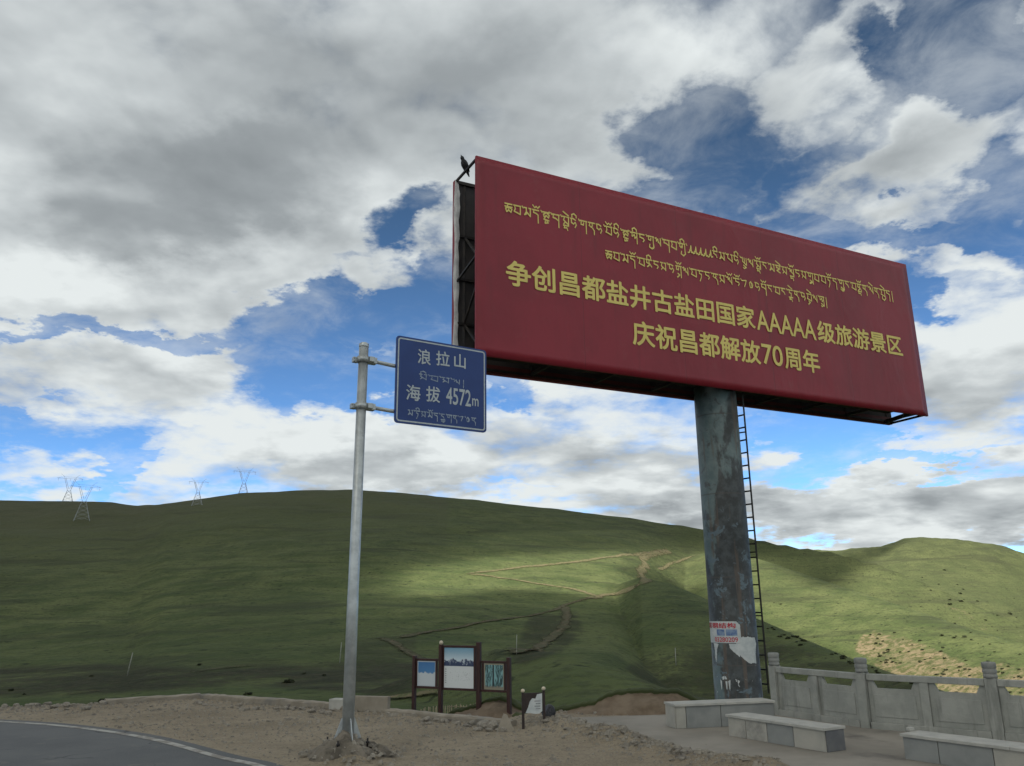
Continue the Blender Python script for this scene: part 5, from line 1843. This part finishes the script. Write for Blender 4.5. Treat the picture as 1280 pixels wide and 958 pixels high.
for px_, py_, s, lb in ((604, 910, .20, 'largest dark rock in the pile beside the concrete shard'), (617, 911, .17, 'rounded rock next to the concrete shard'), (597, 914, .10, 'flat rock at the left end of the pile by the concrete shard'), (611, 915, .08, 'small pale stone in front of the rock pile'), (622, 914, .07, 'little stone at the foot of the concrete shard')):
    rock(px_, py_, s, lb, 'rocks piled by the concrete shard')
GR = 'loose stones on the earth mound at the sign pole'
for px_, py_, s in ((405, 946, .05), (398, 942, .04), (421, 930, .07), (452, 951, .06), (443, 953, .05), (465, 939, .07), (410, 938, .06), (430, 944, .055), (476, 945, .04), (425, 938, .10), (440, 944, .085), (455, 940, .09), (448, 934, .11), (462, 944, .06), (415, 944, .07), (433, 950, .06), (470, 948, .05)):
    rock(px_, py_, s, 'loose stone on the earth mound round the sign pole base', GR)
GR = 'rubble stones along the ridge between dirt lot and pavement'
for k in range(46):
    t = random.random(); i = random.random()
    i0 = t * (len(BERM) - 2.2); j = int(i0); p = np.array(BERM[j]) * (1 - i0 + j) + np.array(BERM[j + 1]) * (i0 - j)
    p = p + np.array([random.gauss(0, .28), random.gauss(0, .28)])
    s = random.choice((.045, .05, .06, .07, .09))
    o = bpy.data.objects.new('rock', random.choice(ROCKS)); COL.objects.link(o)
    o.scale = (s * random.uniform(.8, 1.4), s, s * random.uniform(.7, 1.2)); o.rotation_euler = (random.uniform(-.4, .4), 0, random.uniform(0, 6.28))
    o.location = (p[0], p[1], hz(p[0], p[1]) + s * .25)
    tag(o, 'rubble stone on the low ridge between the dirt lot and the pavement', 'rock', GR)
GR = 'stones at the foot of the low walls'
for k in range(60):
    x_ = random.choice((random.uniform(135, 420), random.uniform(250, 420), random.uniform(490, 650)))
    y_ = np.interp(x_, [131, 250, 425, 488, 642], [884, 877, 889, 895, 909]) + abs(random.gauss(0, 3.5)) + 1
    rock(x_, y_, random.choice((.05, .06, .08, .10)), 'grey stone fallen at the foot of the low concrete walls', GR)
for k in range(14):
    x_ = random.uniform(0, 130); y_ = 884 + random.uniform(-2, 5)
    rock(x_, y_, random.choice((.07, .1, .13)), 'stone in the row along the lot edge left of the low wall', 'stones along the left lot edge')

# fine gravel on the lot: nobody could count it
bm = bmesh.new()
GX_ = rng.uniform(-14, 5.5, 30000); GY_ = rng.uniform(11, 24, 30000)
dr, rs = seg_dist(GX_, GY_, np.array(ROAD_EDGE)); d_, sd = seg_dist(GX_, GY_, LOT)
pr_ = .25 + .75 * np.exp(-(d_ / 1.3) ** 2) + .25 * (fbm(GX_, GY_, 2.0, 44, 2) > .1)
ok_ = (rs > 0) & (dr > .15) & (sd <= 0) & (rng.random(30000) < pr_)
GX_ = GX_[ok_][:5200]; GY_ = GY_[ok_][:5200]
BP = resample(BERM, .02); BP = BP[rng.integers(0, len(BP), 700)] + rng.normal(0, .26, (700, 2))
WP = np.concatenate([resample([(-13.5, 22.2), (-10.95, 22.9), (-9.07, 24.6), (-4.5, 21.5)], .02), resample([(-4.5, 21.5), (-3.0, 20.4), (-.2, 18.5)], .02)])
WP = WP[rng.integers(0, len(WP), 1100)] + rng.normal(0, .22, (1100, 2))
MP_ = np.array(MOUND) + rng.normal(0, 1, (240, 2)) * np.array([.46, .34])
NG = len(GX_)
GX_ = np.concatenate([GX_, BP[:, 0], WP[:, 0], MP_[:, 0]]); GY_ = np.concatenate([GY_, BP[:, 1], WP[:, 1], MP_[:, 1]]); GZ_ = height(GX_, GY_); gi = 0
GZ_[-240:] += .045
for x_, y_, z_ in zip(GX_, GY_, GZ_):
    s = random.choice((.014, .018, .024, .034)) * (1.9 if random.random() < .08 else 1)
    s *= 1.35 if gi >= NG else 1.0; gi += 1
    ang = random.uniform(0, 6.28)
    base = [bm.verts.new((x_ + s * math.cos(ang + k * 1.571) * random.uniform(.8, 1.3), y_ + s * math.sin(ang + k * 1.571) * random.uniform(.8, 1.3), z_ - .005)) for k in range(4)]
    top = [bm.verts.new((x_ + s * .6 * math.cos(ang + k * 1.571 + .3), y_ + s * .6 * math.sin(ang + k * 1.571 + .3), z_ + s * random.uniform(.5, .9))) for k in range(4)]
    for k in range(4): bm.faces.new((base[k], base[(k + 1) % 4], top[(k + 1) % 4], top[k]))
    bm.faces.new(top)
me = bpy.data.meshes.new('gravel'); bm.to_mesh(me); bm.free()
tag(link_mesh('gravel', me, M['rock']), 'fine gravel strewn over the bare dirt lot', 'gravel', kind='stuff')

# heap of dug earth round the sign pole
bm = bmesh.new(); rings = []
NR, NA = 16, 56
for i in range(NR + 1):
    row = []
    for k in range(NA):
        a_ = 2 * math.pi * k / NA; rmax = .66 + .12 * math.sin(a_ * 2 + .6) + .08 * math.sin(a_ * 5)
        rr_2 = rmax * i / NR + 1e-3
        x_ = MOUND[0] + rr_2 * math.cos(a_) * 1.1 + .12; y_ = MOUND[1] + rr_2 * math.sin(a_) * .8 - .05
        f_ = 1 - i / NR
        n_ = float(fbm(np.array([x_]), np.array([y_]), .22, 71, 3)[0])
        row.append(bm.verts.new((x_, y_, hz(x_, y_) + .05 * min(1, f_ * 5) * (1 + n_) + n_ * .12 * min(1, f_ * 4) - .03 * (1 - min(1, f_ * 6)))))
    rings.append(row)
for i in range(NR):
    for k in range(NA):
        f_ = bm.faces.new((rings[i][k], rings[i][(k + 1) % NA], rings[i + 1][(k + 1) % NA], rings[i + 1][k])); f_.smooth = True
me = bpy.data.meshes.new('earth_mound'); bm.to_mesh(me); bm.free()
tag(link_mesh('earth_mound', me, M['mound']), 'heap of dug earth round the foot of the sign pole', 'earth mound', kind='structure')

# dark bag by the notice board
q = ground(685, 905)
me = rock_mesh(77, 3, .8); me.materials.clear()
o = link_mesh('bag', me, M['bag'], None, True); o.name = 'bag'; o.scale = (.16, .14, .2); o.location = (q[0] + .02, q[1], hz(q[0], q[1]) + .12)
tag(o, 'dark bundled bag on the ground right of the small notice board', 'bag')


# ------------------------------------------------------------------ stake fence behind the boards
fa, fu, fn, fuv = frame_at((524, 889), (604, 898), -.75)
sf = thing('stake_fence', 'low fence of thin weathered stakes behind the information board', 'fence', fa)
for k in range(26):
    u_ = fuv(526 + 3.0 * k, 893)[0]
    h_ = .12 + .46 * k / 25 + random.uniform(-.05, .05)
    mb = MB(); zb0 = -.9
    p = fu * u_ + fn * random.uniform(-.04, .04)
    dx_ = random.uniform(-.02, .02)
    ztop = iuv(560, 881)[1] - .1
    t_ = fuv(526 + 3.0 * k, np.interp(k, [0, 8, 25], [886.5, 883.0, 878.5]) + random.uniform(-1.5, 1.5))[1]
    mb.tube([(p[0], p[1], -.5), (p[0] + dx_, p[1], t_ + .75)], [.020, .016], 6)
    mb.build('stake', M['stake'], sf)
mb = MB()
for zz in (.12,):
    mb.tube([Vector(fu * fuv(560, 890)[0]) + Vector((0, 0, zz + .1)), Vector(fu * fuv(602, 890)[0]) + Vector((0, 0, zz + .18))], .010, 6)
mb.build('tie_wire', M['stake'], sf)

# ------------------------------------------------------------------ thin poles in the valley
for (xb, yb_, xt, yt, lb) in ((158.5, 845.5, 166, 816, 'leaning thin pale pole on the valley floor at the left'), (424.5, 829, 427, 803, 'thin pale pole on the slope just left of the sign pole'), (645.5, 818, 646, 794, 'thin pale pole on the slope above the information board'), (845, 832, 844, 810, 'thin pale pole on the slope left of the billboard column')):
    q = on_ground(xb, yb_, r0=40)
    if q is None: print('pole none', lb); continue
    tp = atY(xt, yt, q[1])
    mb = MB(); v = Vector(tp - q)
    w = max(.03, .9 * q[1] / F)
    mb.tube([(0, 0, -.5), v * .5, v], [w * .62, w * .56, w * .45], 10)
    mb.lathe(v * .97 + Vector((0, 0, -.03)), [(w * .5, 0), (w * .7, .02), (w * .7, .09), (w * .3, .12)], 10)
    o = mb.build('pole', M['pole_wood']); o.location = q
    tag(o, lb, 'pole', 'thin poles on the hillside')


# ------------------------------------------------------------------ power pylons on the ridge
def pylon(px, pbase, ptop_, label, dist=None):
    if dist is None:
        q = on_ground(px, pbase, r0=100)
        d = ray(px, pbase)
    else:
        d = ray(px, pbase); q = CAM0 + d * (dist / math.hypot(d[0], d[1])); 
    r_ = math.hypot(q[0], q[1])
    sc_ = r_ / F * 1.04
    Ht = (pbase - ptop_) * sc_
    t = thing('power_pylon', label, 'pylon', q, .25 + math.atan2(-q[0], q[1]) * .5, 'power pylons along the ridge')
    th = .44 * sc_ * .5
    b = .19 * Ht
    mb = MB()
    # legs: four, closing to the waist
    zw = .52 * Ht; ww = .045 * Ht
    cor = [(-1, -1), (1, -1), (1, 1), (-1, 1)]
    for sx, sy in cor:
        mb.bar((sx * b, sy * b, -.04 * Ht), (sx * ww, sy * ww, zw), th)
    for k in range(5):
        f0 = k / 5; f1 = (k + 1) / 5
        w0 = b + (ww - b) * f0; w1 = b + (ww - b) * f1
        for (ax_, ay), (bx_, by) in ((cor[0], cor[1]), (cor[1], cor[2]), (cor[2], cor[3]), (cor[3], cor[0])):
            mb.bar((ax_ * w0, ay * w0, zw * f0), (bx_ * w1, by * w1, zw * f1), th * .6)
            mb.bar((bx_ * w0, by * w0, zw * f0), (ax_ * w1, ay * w1, zw * f1), th * .6)
    mb.build('lattice_tower', M['pylon'], t)
    mb = MB()
    ha = .165 * Ht
    for s in (-1, 1):
        for sy in (-1, 1):
            mb.bar((s * ww, sy * ww, zw), (s * ha, sy * ww * .7, .90 * Ht), th * .85)
            mb.bar((s * ww * .2, sy * ww, zw + .04 * Ht), (s * ha * .78, sy * ww * .7, .90 * Ht), th * .7)
        for k in range(4):
            f0 = k / 4
            mb.bar((s * (ww + (ha - ww) * f0), -ww, zw + (.9 * Ht - zw) * f0), (s * (ww + (ha * .78 - ww) * min(1, f0 + .25)), ww, zw + (.9 * Ht - zw) * (f0 + .25)), th * .5)
    mb.build('fork', M['pylon'], t)
    mb = MB()
    for z in (.88 * Ht, .93 * Ht):
        mb.bar((-.36 * Ht, 0, .885 * Ht), (-ha, 0, z), th * .7); mb.bar((.36 * Ht, 0, .885 * Ht), (ha, 0, z), th * .7)
        mb.bar((-ha, 0, z), (ha, 0, z), th * .7)
    mb.build('crossarm', M['pylon'], t)
    for s in (-1, 1):
        mb = MB(); mb.bar((s * ha * .9, 0, .92 * Ht), (s * (ha + .10 * Ht), 0, 1.02 * Ht), th * .8); mb.build('earth_peak', M['pylon'], t)
    for s in (-1, 0, 1):
        mb = MB(); mb.tube([(s * .33 * Ht, 0, .885 * Ht), (s * .33 * Ht, 0, .80 * Ht)], th * .45, 6); mb.build('insulator', M['pylon'], t)


pylon(83.5, 634, 600, 'leftmost power pylon standing on the ridge skyline', 1170)
pylon(102, 651, 610.5, 'power pylon planted on the slope just below the skyline')
pylon(246, 632, 602.5, 'power pylon on the ridge where the skyline starts rising')
pylon(303.5, 624, 588.5, 'highest power pylon, on the rising skyline left of the sign pole', 1000)


# ------------------------------------------------------------------ scrub bushes
def bush_mesh(seed):
    r_ = random.Random(seed); bm = bmesh.new()
    for k in range(70):
        a = r_.uniform(0, 6.28); rr2 = r_.random() ** .5; z = r_.random()
        c_ = Vector((math.cos(a) * rr2 * (1 - .45 * z), math.sin(a) * rr2 * (1 - .45 * z), z * .75 - .1))
        n = Vector((r_.gauss(0, 1), r_.gauss(0, 1), r_.gauss(0, 1))).normalized(); t = n.orthogonal().normalized(); b = n.cross(t)
        s = r_.uniform(.16, .30)
        vs = [bm.verts.new(c_ + (t * math.cos(q) + b * math.sin(q)) * s * r_.uniform(.7, 1.2)) for q in (0, 1.3, 2.5, 3.8, 5.1)]
        bm.faces.new(vs)
    for k in range(4):
        a = r_.uniform(0, 6.28)
        p = Vector((math.cos(a) * .4, math.sin(a) * .4, .5))
        vs = [bm.verts.new(q) for q in ((-.03, 0, -.2), (.03, 0, -.2), p + Vector((.02, 0, 0)), p - Vector((.02, 0, 0)))]
        bm.faces.new(vs)
    me = bpy.data.meshes.new('shrub'); bm.to_mesh(me); bm.free(); me.materials.append(M['scrub_leaf'])
    return me


BUSH = [bush_mesh(s) for s in range(5)]


def shrub(px, py, rad_px, label, group, r0=60):
    q = on_ground(px, py, r0=r0)
    if q is None: return
    s = rad_px * math.hypot(q[0], q[1]) / F
    o = bpy.data.objects.new('shrub', random.choice(BUSH)); COL.objects.link(o)
    o.location = q; o.scale = (s * random.uniform(.9, 1.4), s * random.uniform(.9, 1.3), s * random.uniform(.7, 1.0)); o.rotation_euler = (0, 0, random.uniform(0, 6.28))
    tag(o, label, 'shrub', group)


for px_, py_, s, lb in ((128, 877, 4.2, 'dark shrub just behind the left end of the low wall'), (310, 869, 4.5, 'dark shrub right behind the long low wall'), (361, 854, 6, 'widest dark shrub on the valley floor left of the sign pole'), (380, 843, 3, 'small dark shrub on the valley floor, left one of the upper pair'), (405, 845, 3, 'small dark shrub on the valley floor nearest the sign pole'), (249, 832, 3.4, 'dark shrub near the thin path in the valley'), (114, 846, 2.4, 'small dark shrub left of the leaning pole'), (14, 864, 3.2, 'dark shrub at the far left of the valley floor'), (30, 869, 2.4, 'low dark shrub beside the pale bare strip')):
    shrub(px_, py_, s, lb, 'dark shrubs on the valley floor', 26)
GR = 'shrubs dotted over the sunlit right-hand slope'
for k in range(50):
    u_ = random.random()
    cx_ = 1160 + 110 * u_ + random.gauss(0, 26); cy_ = 745 + 70 * u_ + random.gauss(0, 24)
    if random.random() < .25:
        cx_ = random.uniform(960, 1280); cy_ = random.uniform(740, 820)
    if not (950 < cx_ < 1310): continue
    shrub(cx_, cy_, random.choice((.8, 1.0, 1.3, 1.6, 2.3)), 'small dark shrub dotted on the sunlit slope above the balustrade', GR, 250)
GR = 'shrubs along the crest of the dark spur'
for k in range(34):
    x_ = random.uniform(955, 1140); y_ = np.interp(x_, [952, 1000, 1060, 1140], [778, 799, 824, 853]) + abs(random.gauss(0, 4))
    shrub(x_, y_, random.choice((1.6, 2.0, 2.6, 3.4)), 'small dark shrub on the crest of the shaded spur behind the balustrade', GR)
GR = 'shrubs on the bare sandy slope'
for k in range(70):
    x_ = random.uniform(1080, 1280); y_ = np.interp(x_, [1080, 1130, 1200, 1280], [806, 822, 845, 858]) + random.gauss(0, 13)
    shrub(x_, y_, random.choice((1.4, 1.8, 2.3)), 'small dark shrub growing on the bare sandy slope', GR, 200)
